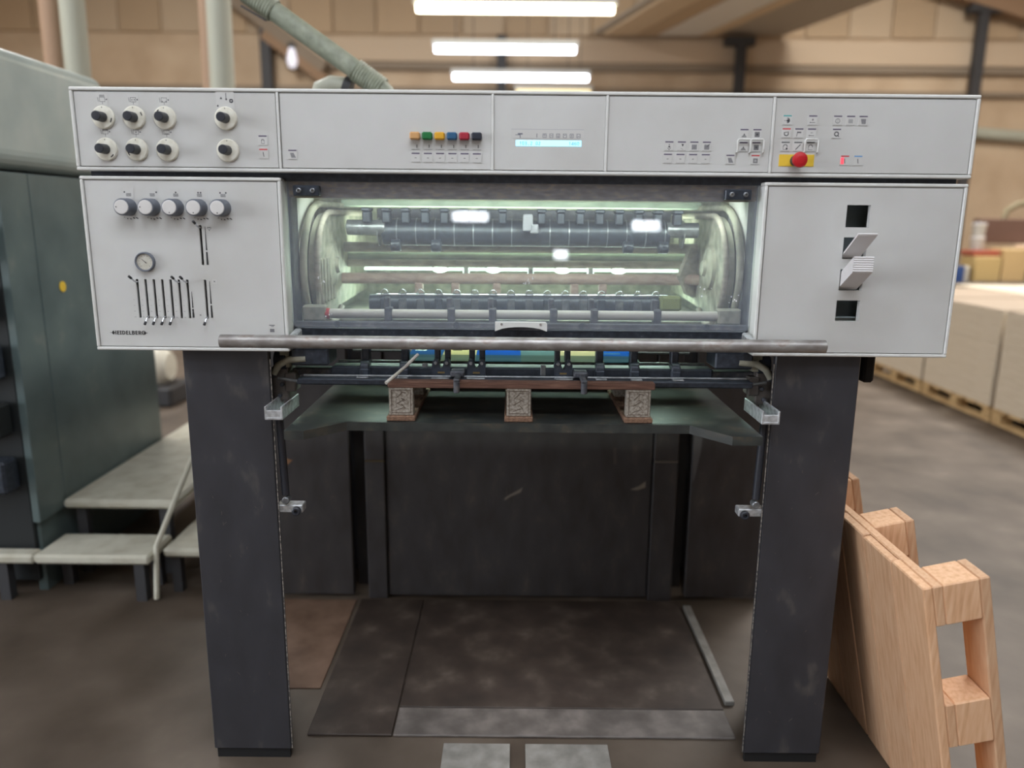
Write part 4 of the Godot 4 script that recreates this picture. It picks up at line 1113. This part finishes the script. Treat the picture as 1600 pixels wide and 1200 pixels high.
func build_stops() -> void:
	# sheet stops under the guard
	var bar := obj("stop_bar", B.new().span(-0.50, 0.50, 1.094, 1.121, -0.15, -0.098, 0.004), M.iron_blue, press)
	obj("stop_shaft", B.new().cyl(Vector3(-0.565, 1.1005, -0.072), Vector3(0.58, 1.1015, -0.072), 0.0038, 12), M.steel_worn, bar)
	obj("stop_rail", B.new().span(-0.575, 0.59, 1.0825, 1.0985, -0.085, -0.042, 0.003), M.iron_blue, bar)
	for x in [-0.411, -0.308, 0.2035, 0.294, 0.4015]:
		obj("sheet_stop", B.new().span(x - 0.0135, x + 0.0135, 1.083, 1.118, -0.13, -0.084, 0.004).cyl(Vector3(x - 0.0115, 1.118, -0.105), Vector3(x + 0.0115, 1.118, -0.105), 0.0185, 18, 0.002).span(x - 0.010, x + 0.010, 1.118, 1.185, -0.14, -0.112, 0.003), M.iron_blue, bar)
		obj("stop_lip", B.new().span(x - 0.015, x + 0.015, 1.097, 1.102, -0.08, -0.05, 0.002), M.steel_worn, bar)
	for x in [-0.2105, -0.119, 0.107]:
		var fork := PackedVector2Array([Vector2(-0.0235, -0.014), Vector2(0.0235, -0.014), Vector2(0.0235, 0.016), Vector2(0.0215, 0.024), Vector2(0.017, 0.029), Vector2(0.0115, 0.029), Vector2(0.007, 0.024), Vector2(0.005, 0.014), Vector2(0.0035, 0.008), Vector2(0, 0.006), Vector2(-0.0035, 0.008), Vector2(-0.005, 0.014), Vector2(-0.007, 0.024), Vector2(-0.0115, 0.029), Vector2(-0.017, 0.029), Vector2(-0.0215, 0.024), Vector2(-0.0235, 0.016)])
		obj("fork_stop", B.new().prism(fork, 0.03, Transform3D(Basis(), Vector3(x, 1.114, -0.114))), M.iron_blue, bar)
		for d in [-0.0142, 0.0142]:
			obj("fork_pin", B.new().cyl(Vector3(x + d, 1.134, -0.085), Vector3(x + d, 1.134, -0.081), 0.0045, 12, 0.001), M.steel_worn, bar)
		obj("fork_arm", B.new().span(x - 0.021, x - 0.006, 1.13, 1.19, -0.15, -0.125, 0.003).span(x + 0.006, x + 0.021, 1.13, 1.19, -0.15, -0.125, 0.003), M.knob_black, bar)
		obj("fork_label", B.new().span(x - 0.009, x + 0.009, 1.107, 1.1115, -0.084, -0.0834), mat("brass_dull", Color(0.45, 0.38, 0.24), 0.5, 0.3), bar)
		obj("stop_lip", B.new().span(x - 0.024, x + 0.024, 1.097, 1.102, -0.08, -0.05, 0.002), M.steel_worn, bar)
	for x in [-0.167, 0.1505]:
		obj("stop_clamp", B.new().span(x - 0.018, x + 0.018, 1.0885, 1.112, -0.115, -0.0915, 0.003).span(x - 0.018, x + 0.018, 1.1025, 1.118, -0.1, -0.055, 0.003).span(x - 0.005, x + 0.011, 1.103, 1.112, -0.066, 0.012, 0.003).cyl(Vector3(x + 0.003, 1.076, 0.006), Vector3(x + 0.003, 1.104, 0.006), 0.008, 12, 0.001), M.dusty_dark, bar)
	obj("small_peg", B.new().span(-0.262, -0.248, 1.118, 1.13, -0.11, -0.1, 0.002).span(0.048, 0.062, 1.1, 1.13, -0.11, -0.096, 0.002), M.steel_worn, bar)
	# angled trays at the sides
	for q in [[-0.595, -0.497], [0.495, 0.592]]:
		obj("side_tray", B.new().span(q[0], q[1], 1.128, 1.172, -0.16, -0.065, 0.004), M.iron_blue, press)
		obj("tray_rail", B.new().span(q[0] - 0.01, q[1] + 0.02, 1.094, 1.112, -0.15, -0.11, 0.003), M.dusty_dark, press)
	# chain boxes, links and brackets beside the columns
	for s in [-1.0, 1.0]:
		var x: float = 0.632 * s
		obj("chain_bracket", B.new().span(x - 0.022, x + 0.022, 1.03, 1.12, -0.16, -0.085, 0.004).span(x - 0.028 * s - 0.014, x - 0.028 * s + 0.014, 1.055, 1.105, -0.13, -0.08, 0.003), M.plate_grey, press)
		for d in [[0.0, 1.045], [-0.008, 1.075], [0.01, 1.098]]:
			obj("bracket_bolt", B.new().cyl(Vector3(x + d[0] * s, d[1], -0.085), Vector3(x + d[0] * s, d[1], -0.074), 0.0055, 10, 0.001), M.dusty_dark, press)
		obj("chain_wheel", B.new().cyl(Vector3(x - 0.02 * s, 1.135, -0.1), Vector3(x + 0.012 * s, 1.135, -0.1), 0.026, 20, 0.002), M.iron_blue, press)
		obj("hose_bend", B.new().tube([Vector3(x + 0.01 * s, 1.105, -0.07), Vector3(x - 0.005 * s, 1.128, -0.068), Vector3(x - 0.03 * s, 1.142, -0.068), Vector3(x - 0.075 * s, 1.145, -0.07)], 0.009, 10), M.dusty_grey, press)
		obj("link", B.new().tube([Vector3(x, 1.093, -0.07), Vector3(x - 0.04 * s, 1.088, -0.068), Vector3(x - 0.09 * s, 1.083, -0.07)], 0.004, 8), M.steel_worn, press)
		# lifting fork: a channel pointing out of the machine
		var f := B.new()
		var xf := Basis(Vector3.UP, 0.0)
		f.box(Vector3(x - 0.017 * s, 1.012, -0.04), Vector3(0.044, 0.006, 0.15), 0.001, xf)
		f.box(Vector3(x - 0.037 * s, 1.026, -0.04), Vector3(0.005, 0.034, 0.15), 0.001, xf)
		f.box(Vector3(x + 0.003 * s, 1.026, -0.04), Vector3(0.005, 0.034, 0.15), 0.001, xf)
		f.box(Vector3(x - 0.017 * s, 1.022, 0.03), Vector3(0.04, 0.022, 0.008), 0.001, xf)
		var fo := obj("lifting_fork", f, M.aluminium, press)
		fo.set_meta("label", "bright aluminium lifting channel")
		# strut and limit switch
		obj("strut", B.new().cyl(Vector3(x - 0.006 * s, 1.008, -0.045), Vector3(x - 0.012 * s, 0.785, -0.045), 0.010, 12), M.knob_black, press)
		obj("strut_joint", B.new().cyl(Vector3(x - 0.014 * s, 0.772, -0.055), Vector3(x - 0.014 * s, 0.772, -0.03), 0.010, 14, 0.002), M.steel_worn, press)
		var sw := obj("limit_switch", B.new().span(minf(x - 0.056 * s, x + 0.014 * s), maxf(x - 0.056 * s, x + 0.014 * s), 0.736, 0.757, -0.075, -0.04, 0.002), M.aluminium, press)
		obj("switch_knob", B.new().lathe(Vector3(x - 0.040 * s, 0.742, -0.04), Vector3.BACK, [Vector2(0.012, 0), Vector2(0.012, 0.008), Vector2(0.009, 0.01), Vector2(0.005, 0.01), Vector2(0.005, 0.003), Vector2(0, 0.003)], 18), M.knob_black, sw)
	obj("rubber_foot", B.new().span(0.888, 0.917, 1.092, 1.176, -0.14, -0.085, 0.006), M.black_paint, press)
	# printed sheet over the drum behind the stops
	flat_tex(512, 64, Color(0.62, 0.68, 0.62))
	var sections := [[0, 76, Color(0.16, 0.36, 0.62)], [76, 152, Color(0.92, 0.84, 0.62)], [152, 252, Color(0.04, 0.36, 0.78)], [252, 338, Color(0.45, 0.56, 0.58)], [338, 434, Color(0.94, 0.86, 0.68)], [434, 506, Color(0.05, 0.38, 0.8)], [506, 512, Color(0.66, 0.72, 0.66)]]
	for q in sections:
		px_rect(q[0], 0, q[1] - q[0], 64, Color(0.3, 0.35, 0.33).lerp(q[2], 0.3))  # each section turns greyer and darker towards the stops
		px_rect(q[0], 0, q[1] - q[0], 44, (q[2] as Color).darkened(0.08))
		px_rect(q[0], 54, q[1] - q[0], 10, Color(0.36, 0.42, 0.4).lerp(q[2], 0.2))
	px_rect(8, 14, 26, 14, Color(0.8, 0.86, 0.86))
	px_rect(96, 20, 20, 6, Color(0.3, 0.26, 0.2))
	px_rect(340, 16, 40, 6, Color(0.94, 0.9, 0.8))
	px_rect(430, 30, 50, 8, Color(0.25, 0.45, 0.66))
	var pm := StandardMaterial3D.new()
	pm.resource_name = "print_ink"
	pm.albedo_texture = ImageTexture.create_from_image(ink_image)
	pm.roughness = 0.9
	pm.metallic_specular = 0.1
	var ps := B.new()
	for k in 12:
		var f0 := k / 12.0
		var f1 := (k + 1) / 12.0
		var p0 := Vector3(0, 1.124 + 0.006 * sin(f0 * PI), lerpf(-0.40, -0.17, f0))
		var p1 := Vector3(0, 1.124 + 0.006 * sin(f1 * PI), lerpf(-0.40, -0.17, f1))
		for side in [0.0, -0.0008]:
			var d := Vector3(0, side, 0)
			ps.print_quad(p0 + d + Vector3(-0.315, 0, 0), p0 + d + Vector3(0.32, 0, 0), p1 + d + Vector3(0.32, 0, 0), p1 + d + Vector3(-0.315, 0, 0), Vector3.UP if side == 0.0 else Vector3.DOWN, Rect2(0, f0, 1, 1 / 12.0))
	var sheet := obj("printed_sheet", ps, pm)
	tag(sheet, "blue and yellow printed sheet lying behind the row of dark stops", "paper sheet")
	for zz in [-0.19, -0.38]:
		obj("sheet_rest", B.new().cyl(Vector3(-0.5, 1.1165, zz), Vector3(0.5, 1.1165, zz), 0.005, 12), M.steel_worn, press)


# ---------------------------------------------------------------- pile board, pallet, loose wires
func build_pile() -> void:
	var bd := thing("pile_board", "greenish dark pile board between the columns under the wooden pallet", "board", Vector3(0, 0.975, -0.2))
	var pl := PackedVector2Array([Vector2(-0.572, -0.56), Vector2(0.572, -0.56), Vector2(0.572, 0.115), Vector2(0.50, 0.115), Vector2(0.42, 0.015), Vector2(-0.44, 0.015), Vector2(-0.525, 0.10), Vector2(-0.572, 0.10)])
	obj("board", B.new().prism(pl, 0.022, Transform3D(Basis(Vector3.RIGHT, Vector3.BACK, Vector3.DOWN), Vector3(0, 1.0, 0))), M.pile_board, bd)
	var pa := thing("small_pallet", "small brown pallet with three chipboard blocks on the pile board", "pallet", Vector3(0, 1.0, -0.3))
	obj("deck_board", B.new().span(-0.338, 0.333, 1.0845, 1.1015, -0.036, -0.005, 0.002), M.old_plank, pa)
	obj("deck_board", B.new().span(-0.338, 0.333, 1.085, 1.1025, -0.33, -0.22, 0.002), M.old_plank, pa)
	obj("deck_board", B.new().span(-0.338, 0.333, 1.085, 1.1025, -0.53, -0.42, 0.002), M.old_plank, pa)
	for x in [-0.305, -0.0085, 0.293]:
		obj("skid", B.new().span(x - 0.036, x + 0.036, 1.0005, 1.0135, -0.53, 0.004, 0.002), M.skid_wood, pa)
		for z in [-0.006, -0.236, -0.436]:
			var s := obj("block", B.new().span(x - 0.0305, x + 0.0305, 1.0137, 1.0843, z - 0.03 if z > -0.1 else z - 0.068, z, 0.0015), M.chipboard, pa)
			if z > -0.1:
				var bm := B.new()
				for e in [[-0.024, -0.024], [0.024, 0.024]]:
					bm.span(x + e[0] - 0.0007, x + e[1] + 0.0007, 1.019, 1.080, z, z + 0.0008)
				for y in [1.0205, 1.0785]:
					bm.span(x - 0.024, x + 0.024, y - 0.0007, y + 0.0007, z, z + 0.0008)
				for k in 3:
					var yy := 1.030 + k * 0.018
					bm.box(Vector3(x - 0.004, yy, z + 0.0004), Vector3(0.022, 0.0015, 0.0008), 0.0, Basis(Vector3.BACK, 0.35 + 0.2 * k))
					bm.box(Vector3(x + 0.006, yy + 0.007, z + 0.0004), Vector3(0.014, 0.0015, 0.0008), 0.0, Basis(Vector3.BACK, -0.8 + 0.3 * k))
				obj("pressed_mark", bm, mat("mark_brown", Color(0.36, 0.31, 0.27), 0.9), s)
	tag(obj("white_rod", B.new().tube([Vector3(-0.2677, 1.160, -0.062), Vector3(-0.292, 1.138, -0.02), Vector3(-0.315, 1.121, 0.02), Vector3(-0.3324, 1.1085, 0.05)], 0.0042, 10), M.tube_white), "thin white rod slanting out from under the pipe", "rod")
	tag(obj("black_wire", B.new().tube([Vector3(-0.47, 1.096, -0.058), Vector3(-0.45, 1.0955, -0.05), Vector3(-0.42, 1.0905, -0.045), Vector3(-0.385, 1.086, -0.045), Vector3(-0.365, 1.0865, -0.05), Vector3(-0.338, 1.0945, -0.06)], 0.0014, 6), M.ink_dark), "thin black wire sagging from the stop bar to the pallet", "wire")
	# floor plates between the columns
	var fp := thing("floor_plate", "dark stained steel floor plates between the columns", "floor plate", Vector3(0, 0, -0.5))
	obj("plate", B.new().span(-0.622, -0.372, 0.0, 0.008, -0.955, -0.127, 0.002), M.plate_dark, fp)
	obj("plate", B.new().span(-0.368, 0.645, 0.0, 0.008, -0.955, -0.262, 0.002), M.plate_dark, fp)
	obj("plate", B.new().span(-0.368, 0.645, 0.0, 0.008, -0.258, -0.127, 0.002), M.plate_grey, fp)
	tag(obj("edge_strip", B.new().box(Vector3(0.672, 0.008, -0.60), Vector3(0.03, 0.016, 0.62), 0.002), M.plate_pale), "pale dusty strip on the floor beside the dark plates", "strip")
	tag(obj("floor_sheet", B.new().span(-0.93, -0.64, 0.0, 0.004, -0.955, -0.36, 0.001), grimy("sheet_brown", [[0.0, Color(0.36, 0.27, 0.215)], [0.5, Color(0.44, 0.345, 0.28)], [1.0, Color(0.5, 0.4, 0.34)]], 0.9, 0.7, 0.0, 0.012, 4, Vector3.ONE, 0.0, 85)), "brown board lying on the floor behind the left column", "floor sheet")
	tag(obj("cover_plate", B.new().span(-0.215, -0.022, 0.0, 0.006, -0.095, 0.12, 0.001), M.plate_pale), "pale grey square plate on the floor, nearer the green cabinet side", "cover plate", "")
	tag(obj("cover_plate", B.new().span(0.022, 0.262, 0.0, 0.006, -0.095, 0.12, 0.001), M.plate_pale), "wider pale grey square plate on the floor, nearer the fresh wooden pallet", "cover plate", "")


# ---------------------------------------------------------------- left of the press
func build_left() -> void:
	var cab := thing("machine_cabinet", "tall grey green machine cabinet with glossy hood left of the press", "machine cabinet", Vector3(-2.5, 0, -1.5))
	obj("body", B.new().span(-3.1, -1.93, 0.05, 1.66, -2.09, -1.0, 0.004), M.cabinet_shade_dark, cab)  # dark paint stands in for the shaded opening at the near end
	obj("door", B.new().span(-1.93, -1.9, 0.3, 1.655, -1.178, -1.0, 0.002), M.cabinet_green, cab)
	obj("door", B.new().span(-1.93, -1.9, 0.3, 1.655, -2.09, -1.184, 0.002), M.cabinet_green, cab)
	obj("plinth", B.new().span(-1.95, -1.915, 0.0, 0.295, -2.09, -1.02), M.cabinet_green, cab)
	var prof := PackedVector2Array()
	for k in 9:
		var a := k * PI / 16
		prof.append(Vector2(-1.93 + cos(a) * 0.05, 2.05 + sin(a) * 0.05))
	prof.append_array([Vector2(-3.1, 2.1), Vector2(-3.1, 1.665), Vector2(-1.95, 1.665)])
	for k in 7:
		var a := -PI / 2 + k * PI / 12
		prof.append(Vector2(-1.95 + cos(a) * 0.07, 1.735 + sin(a) * 0.07))
	obj("hood", B.new().prism(prof, 1.18, Transform3D(Basis(), Vector3(0, 0, -1.76))), M.hood_green, cab)
	obj("warning_spot", B.new().cyl(Vector3(-1.9, 1.21, -1.33), Vector3(-1.897, 1.21, -1.33), 0.022, 16), M.yellow_plastic, cab)
	for k in 5:
		obj("rack_unit", B.new().span(-2.5, -1.95, 0.45 + k * 0.22, 0.58 + k * 0.22, -0.99, -0.9, 0.01), [M.iron_blue, M.cabinet_shade_dark][k % 2], cab)
	# stepping platforms
	var up := thing("step_platform", "higher pale worn stepping platform along the green cabinet", "platform", Vector3(-1.7, 0, -2.0), "stepping platforms")
	obj("deck", B.new().span(-1.898, -1.43, 0.3, 0.34, -2.75, -1.15, 0.012), M.deck_pale, up)
	for q in [[-1.84, -1.2], [-1.49, -1.2], [-1.84, -2.65], [-1.49, -2.65]]:
		obj("leg", B.new().span(q[0] - 0.02, q[0] + 0.02, 0, 0.3, q[1] - 0.02, q[1] + 0.02), M.post_dark, up)
	var lo := thing("step_platform", "lower pale stepping platform before the higher one", "platform", Vector3(-1.75, 0, -1.0), "stepping platforms")
	obj("deck", B.new().span(-1.893, -1.44, 0.16, 0.2, -1.135, -0.915, 0.01).span(-2.12, -1.893, 0.16, 0.2, -0.985, -0.915, 0.01), M.deck_pale, lo)
	for q in [[-2.03, -0.95], [-1.49, -0.95], [-1.86, -1.09], [-1.49, -1.09]]:
		obj("leg", B.new().span(q[0] - 0.02, q[0] + 0.02, 0, 0.16, q[1] - 0.02, q[1] + 0.02), M.post_dark, lo)
	var sm := thing("step_platform", "short stub of stepping platform beside the column", "platform", Vector3(-1.3, 0, -1.2), "stepping platforms")
	obj("deck", B.new().span(-1.42, -1.12, 0.16, 0.2, -1.7, -0.985, 0.012), M.deck_pale, sm)
	for q in [[-1.38, -1.03], [-1.16, -1.03], [-1.38, -1.65], [-1.16, -1.65]]:
		obj("leg", B.new().span(q[0] - 0.018, q[0] + 0.018, 0, 0.16, q[1] - 0.018, q[1] + 0.018), M.post_dark, sm)
	tag(obj("white_pole", B.new().tube([Vector3(-1.43, 0.012, -0.93), Vector3(-1.43, 0.22, -0.965), Vector3(-1.41, 0.36, -1.12), Vector3(-1.34, 0.62, -1.3)], 0.011, 10), M.deck_pale), "thin pale pole leaning at the stepping platforms", "pole")
	# pump on the floor behind
	var pu := thing("floor_pump", "small cream pump with dark base far behind the platforms", "pump", Vector3(-3.1, 0, -4.3))
	obj("base", B.new().span(-3.42, -2.75, 0, 0.16, -4.5, -4.1, 0.02), M.post_dark, pu)
	obj("body", B.new().lathe(Vector3(-3.38, 0.3, -4.3), Vector3.RIGHT, [Vector2(0, 0), Vector2(0.12, 0.01), Vector2(0.16, 0.06), Vector2(0.16, 0.5), Vector2(0.11, 0.56), Vector2(0, 0.57)], 20), M.dial_white, pu)
	obj("valve", B.new().cyl(Vector3(-3.05, 0.44, -4.3), Vector3(-3.05, 0.56, -4.3), 0.06, 14, 0.01), M.post_dark, pu)
	# ducts
	var d1 := thing("air_duct", "straight pale duct rising behind the green hood", "duct", Vector3(-3.2, 0, -4.0))
	obj("pipe", B.new().cyl(Vector3(-3.2, 0.0, -4.0), Vector3(-3.13, 6.4, -4.0), 0.085, 20), M.duct_white, d1)
	obj("sleeve", B.new().cyl(Vector3(-3.37, 0.0, -4.05), Vector3(-3.33, 6.4, -4.05), 0.075, 20), mat("sleeve_tan", Color(0.62, 0.51, 0.42), 0.7), d1)
	var d2 := thing("air_duct", "straight pale duct rising behind the console dials", "duct", Vector3(-2.15, 0, -4.0))
	obj("pipe", B.new().cyl(Vector3(-2.18, 0.0, -4.0), Vector3(-2.07, 6.4, -4.0), 0.085, 20), M.duct_white, d2)
	obj("sleeve", B.new().cyl(Vector3(-2.27, 0.0, -4.1), Vector3(-2.2, 6.4, -4.1), 0.07, 20), M.sleeve_tan, d2)
	# ribbed suction hose from the roof of the press up to the upper left
	var a := Vector3(-0.545, 1.99, -1.2)
	var b := Vector3(-1.02, 2.315, -1.2)
	var hz := thing("suction_hose", "sloping grey green suction hose with ribbed ends above the press", "hose", Vector3(-0.56, 1.9, -1.2))
	var l := (b - a).length()
	obj("pipe", B.new().cyl(a, b, 0.036, 22), M.hose_green, hz)
	for e in [0.0, 1.0]:
		var rp: Array = []
		for k in 22:
			rp.append(Vector2(0.040 + 0.0035 * (k % 2), k * 0.0055))
		obj("ribbed_cuff", B.new().lathe(a - (b - a).normalized() * 0.02 if e == 0.0 else b - (b - a).normalized() * 0.12, b - a, rp, 24), M.hose_green, hz)
	obj("pipe", B.new().cyl(b, b + (b - a) * 1.6, 0.04, 22), M.hose_green, hz)
	obj("wire_clip", B.new().tube([Vector3(-1.03, 2.255, -1.16), Vector3(-0.985, 2.23, -1.155), Vector3(-0.94, 2.205, -1.155)], 0.004, 6), M.post_dark, hz)
	obj("outlet", B.new().tube([Vector3(-0.50, 1.625, -1.22), Vector3(-0.50, 1.9, -1.21), Vector3(-0.52, 1.965, -1.2), a], 0.038, 16), M.hose_green, hz)
	var el := thing("duct_elbow", "grey bent duct stub beside the hose above the press", "duct", Vector3(-0.72, 1.6, -1.25))
	obj("bend", B.new().tube([Vector3(-0.79, 1.625, -1.25), Vector3(-0.79, 1.93, -1.25), Vector3(-0.77, 1.985, -1.25), Vector3(-0.73, 2.0, -1.25), Vector3(-0.675, 1.995, -1.25)], 0.034, 16), M.duct_white, el)
	obj("collar", B.new().tube([Vector3(-0.682, 1.995, -1.25), Vector3(-0.655, 1.985, -1.25)], 0.04, 18), M.post_dark, el)
	var wl := thing("wall_lamp", "small white bulb lamp on the far wall beside the hose", "lamp", Vector3(-3.75, 4.05, -11.8))
	obj("lamp_bulb", B.new().lathe(Vector3(-3.75, 3.93, -11.8), Vector3.UP, [Vector2(0, 0), Vector2(0.06, 0.03), Vector2(0.09, 0.12), Vector2(0.07, 0.24), Vector2(0.04, 0.34)], 18), glow("small_lamp_glow", Color(0.95, 0.95, 1.0), 0.5), wl)
	obj("bracket", B.new().span(-3.8, -3.7, 4.26, 4.34, -11.98, -11.75, 0.01), M.post_dark, wl)


# ---------------------------------------------------------------- right of the press
func build_right() -> void:
	# fresh pallet standing on edge, leaning to the column
	var base := Vector3(1.047, 0.0, 0.3)
	var lp := thing("leaning_pallet", "fresh light wooden pallet standing on edge against the right column", "pallet", base)
	var tilt := Basis(Vector3.BACK, 0.218)
	var place := func(u0: float, u1: float, t0: float, t1: float, z0: float, z1: float) -> B:
		return B.new().box(base + tilt * Vector3((t0 + t1) / 2, (u0 + u1) / 2, -(z0 + z1) / 2), Vector3(t1 - t0, u1 - u0, z1 - z0), 0.003, tilt)
	var lanes := [[0.0, 0.148], [0.152, 0.3], [0.304, 0.45], [0.455, 0.603], [0.608, 0.755]]
	for k in 5:
		obj("deck_board", place.call(0.0, 0.722 - 0.004 * (k % 2), 0.0, 0.022, lanes[k][0], lanes[k][1]), M["fresh_wood" + str(k % 3)], lp)
	for u in [[0.0, 0.1], [0.305, 0.42], [0.622, 0.722]]:
		obj("stretcher", place.call(u[0], u[1], 0.022, 0.044, 0.0, 0.755), M.fresh_wood1, lp)
		for z in [[0.0, 0.095], [0.33, 0.425], [0.66, 0.755]]:
			obj("block", place.call(u[0], u[1], 0.044, 0.126, z[0], z[1]), M.fresh_wood0, lp)
	for z in [[0.0, 0.095], [0.33, 0.425], [0.66, 0.755]]:
		obj("bottom_board", place.call(0.0, 0.722, 0.126, 0.15, z[0], z[1]), M.fresh_wood2, lp)
	# row of paper stacks on pallets
	mat("cover_paper", Color(0.64, 0.575, 0.505), 0.8)
	var ends := [[-2.75, -3.85], [-3.88, -4.88], [-4.91, -5.93]]
	for k in 3:
		var z0: float = ends[k][1]
		var z1: float = ends[k][0]
		var said: String = ["nearest", "middle", "furthest"][k]
		var p := thing("stack_pallet", "%s light wooden pallet under the row of paper stacks" % said, "pallet", Vector3(4.15, 0, (z0 + z1) / 2), "pallets under the paper stacks")
		for x in [3.66, 4.1, 4.54]:
			obj("runner", B.new().span(x, x + 0.1, 0.0, 0.022, z0, z1, 0.003), M.pale_wood, p)
			for f in [0.0, 0.45, 0.9]:
				obj("block", B.new().span(x, x + 0.1, 0.022, 0.1, lerpf(z0, z1, f), lerpf(z0, z1, f + 0.1), 0.003), M.pale_wood, p)
		for f in 6:
			obj("deck_board", B.new().span(3.65, 4.65, 0.1, 0.122, lerpf(z0, z1, f / 6.0 + 0.015), lerpf(z0, z1, (f + 1) / 6.0 - 0.015), 0.003), M.pale_wood, p)
		var s := thing("paper_stack", "%s waist high stack of cream paper on its pallet" % said, "paper stack", Vector3(4.15, 0.122, (z0 + z1) / 2), "row of paper stacks")
		rng.seed = 100 + k
		var pb := B.new()
		for q in 3:
			var j := rng.randf_range(0.0, 0.004)
			pb.span(3.655 + j, 4.64 + j, 0.1225 + q * 0.245, 0.1225 + (q + 1) * 0.245 - 0.001, z0 + 0.012 + j, z1 - 0.012 + j, 0.002)
		obj("sheets", pb, M.paper_stack, s)
		obj("cover_sheet", B.new().span(3.66, 4.63, 0.858, 0.866, z0 + 0.02, z1 - 0.02, 0.002), M.cover_paper, s)
	# a second row behind
	for k in 2:
		var z0 := -5.2 - k * 1.05
		var s2 := thing("paper_stack", ["cream paper stack in the row behind, nearer", "cream paper stack in the row behind, further off"][k], "paper stack", Vector3(5.4, 0, z0), "row of paper stacks")
		obj("sheets", B.new().span(4.9, 5.9, 0.12, 0.84, z0 - 0.5, z0 + 0.5, 0.004), M.paper_stack, s2)
		obj("skids", B.new().span(4.95, 5.1, 0, 0.12, z0 - 0.48, z0 + 0.48).span(5.7, 5.85, 0, 0.12, z0 - 0.48, z0 + 0.48), M.pale_wood, s2)


# ---------------------------------------------------------------- bench with boxes by the far right
func build_back() -> void:
	var z := -7.3
	var be := thing("work_bench", "long bench carrying boxes and tubs beyond the paper stacks", "bench", Vector3(6.4, 0, z))
	obj("bench_top", B.new().span(4.9, 8.2, 0.80, 0.85, z - 0.45, z + 0.45, 0.005), M.plate_grey, be)
	for x in [5.0, 6.5, 8.1]:
		obj("leg", B.new().span(x - 0.04, x + 0.04, 0, 0.8, z + 0.3, z + 0.38), M.post_dark, be)
		obj("leg", B.new().span(x - 0.04, x + 0.04, 0, 0.8, z - 0.38, z - 0.3), M.post_dark, be)
	var rk := thing("wall_rack", "brown rack standing on the bench with a curved hose on top", "rack", Vector3(6.1, 0.85, z))
	obj("back_board", B.new().span(5.45, 7.2, 1.28, 1.56, z - 0.2, z - 0.02, 0.01), mat("rack_brown", Color(0.38, 0.28, 0.24), 0.7), rk)
	obj("upright", B.new().span(5.45, 5.52, 0.85, 1.28, z - 0.16, z - 0.08), M.rack_brown, rk)
	obj("upright", B.new().span(7.1, 7.17, 0.85, 1.28, z - 0.16, z - 0.08), M.rack_brown, rk)
	obj("hose", B.new().tube([Vector3(5.75, 1.55, z - 0.1), Vector3(5.78, 1.66, z - 0.1), Vector3(5.9, 1.73, z - 0.1), Vector3(6.1, 1.75, z - 0.1), Vector3(6.5, 1.74, z - 0.1)], 0.035, 10), mat("hose_olive", Color(0.48, 0.44, 0.34), 0.7), rk)
	var tub_label := ["white tub on the red tray, upper of two", "white tub on the red tray, lower of two"]
	for k in 2:
		var y := 1.36 - k * 0.155
		var tb := thing("white_tub", tub_label[k], "tub", Vector3(5.36, y, z + 0.1), "white tubs")
		obj("tub_body", B.new().lathe(Vector3(5.36, y, z + 0.1), Vector3.UP, [Vector2(0, 0), Vector2(0.065, 0), Vector2(0.075, 0.12), Vector2(0.078, 0.13)], 18), M.tube_white, tb)
		obj("lid", B.new().cyl(Vector3(5.36, y + 0.13, z + 0.1), Vector3(5.36, y + 0.15, z + 0.1), 0.08, 18, 0.004), M.card_white, tb)
	tag(obj("red_tray", B.new().span(5.24, 5.56, 1.14, 1.2, z - 0.01, z + 0.25, 0.01), mat("tray_red", Color(0.6, 0.3, 0.22), 0.6)), "dull red tray under the white tubs", "tray")
	var things := [
		["carton", "cream carton under the red tray on the bench", "carton", 5.25, 5.55, 0.85, 1.13, Color(0.72, 0.62, 0.42)],
		["carton", "wide cream carton beside the red tray on the bench", "carton", 5.57, 5.84, 0.85, 1.22, Color(0.74, 0.63, 0.45)],
		["carton", "pale pinkish carton at the picture edge on the bench", "carton", 5.86, 6.3, 1.008, 1.26, Color(0.84, 0.74, 0.64)],
		["carton", "grey green carton under the pale pinkish one", "carton", 5.86, 6.3, 0.85, 1.0, Color(0.5, 0.5, 0.44)],
		["white_machine", "white and blue case at the bench end", "case", 4.95, 5.2, 0.85, 1.02, Color(0.72, 0.7, 0.66)],
	]
	for q in things:
		var t := thing(q[0], q[1], q[2], Vector3((q[3] + q[4]) / 2, q[5], z + 0.1))
		obj("body", B.new().span(q[3], q[4], q[5], q[6], z - 0.0, z + 0.3, 0.008), mat(q[1], q[7], 0.7), t)
		obj("flap", B.new().span(q[3] + 0.01, q[4] - 0.01, q[6], q[6] + 0.006, z + 0.01, z + 0.145).span(q[3] + 0.01, q[4] - 0.01, q[6], q[6] + 0.006, z + 0.155, z + 0.29), mat(q[1] + " flap", (q[7] as Color).lightened(0.08), 0.7), t)
	var dr := thing("blue_can", "blue can on the bench beside the edge of the panel", "can", Vector3(5.0, 0.85, z + 0.36))
	obj("can_body", B.new().cyl(Vector3(5.02, 0.85, z + 0.38), Vector3(5.02, 1.03, z + 0.38), 0.065, 18, 0.006), mat("can_blue", Color(0.1, 0.25, 0.48), 0.4), dr)
	obj("can_lid", B.new().cyl(Vector3(5.02, 1.03, z + 0.38), Vector3(5.02, 1.045, z + 0.38), 0.058, 18), M.steel_worn, dr)
	tag(obj("wall_conduit", B.new().cyl(Vector3(6.0, 3.15, -12.0), Vector3(9.9, 2.9, -12.0), 0.1, 14), M.duct_white), "white slanting conduit on the far wall above the bench", "conduit")
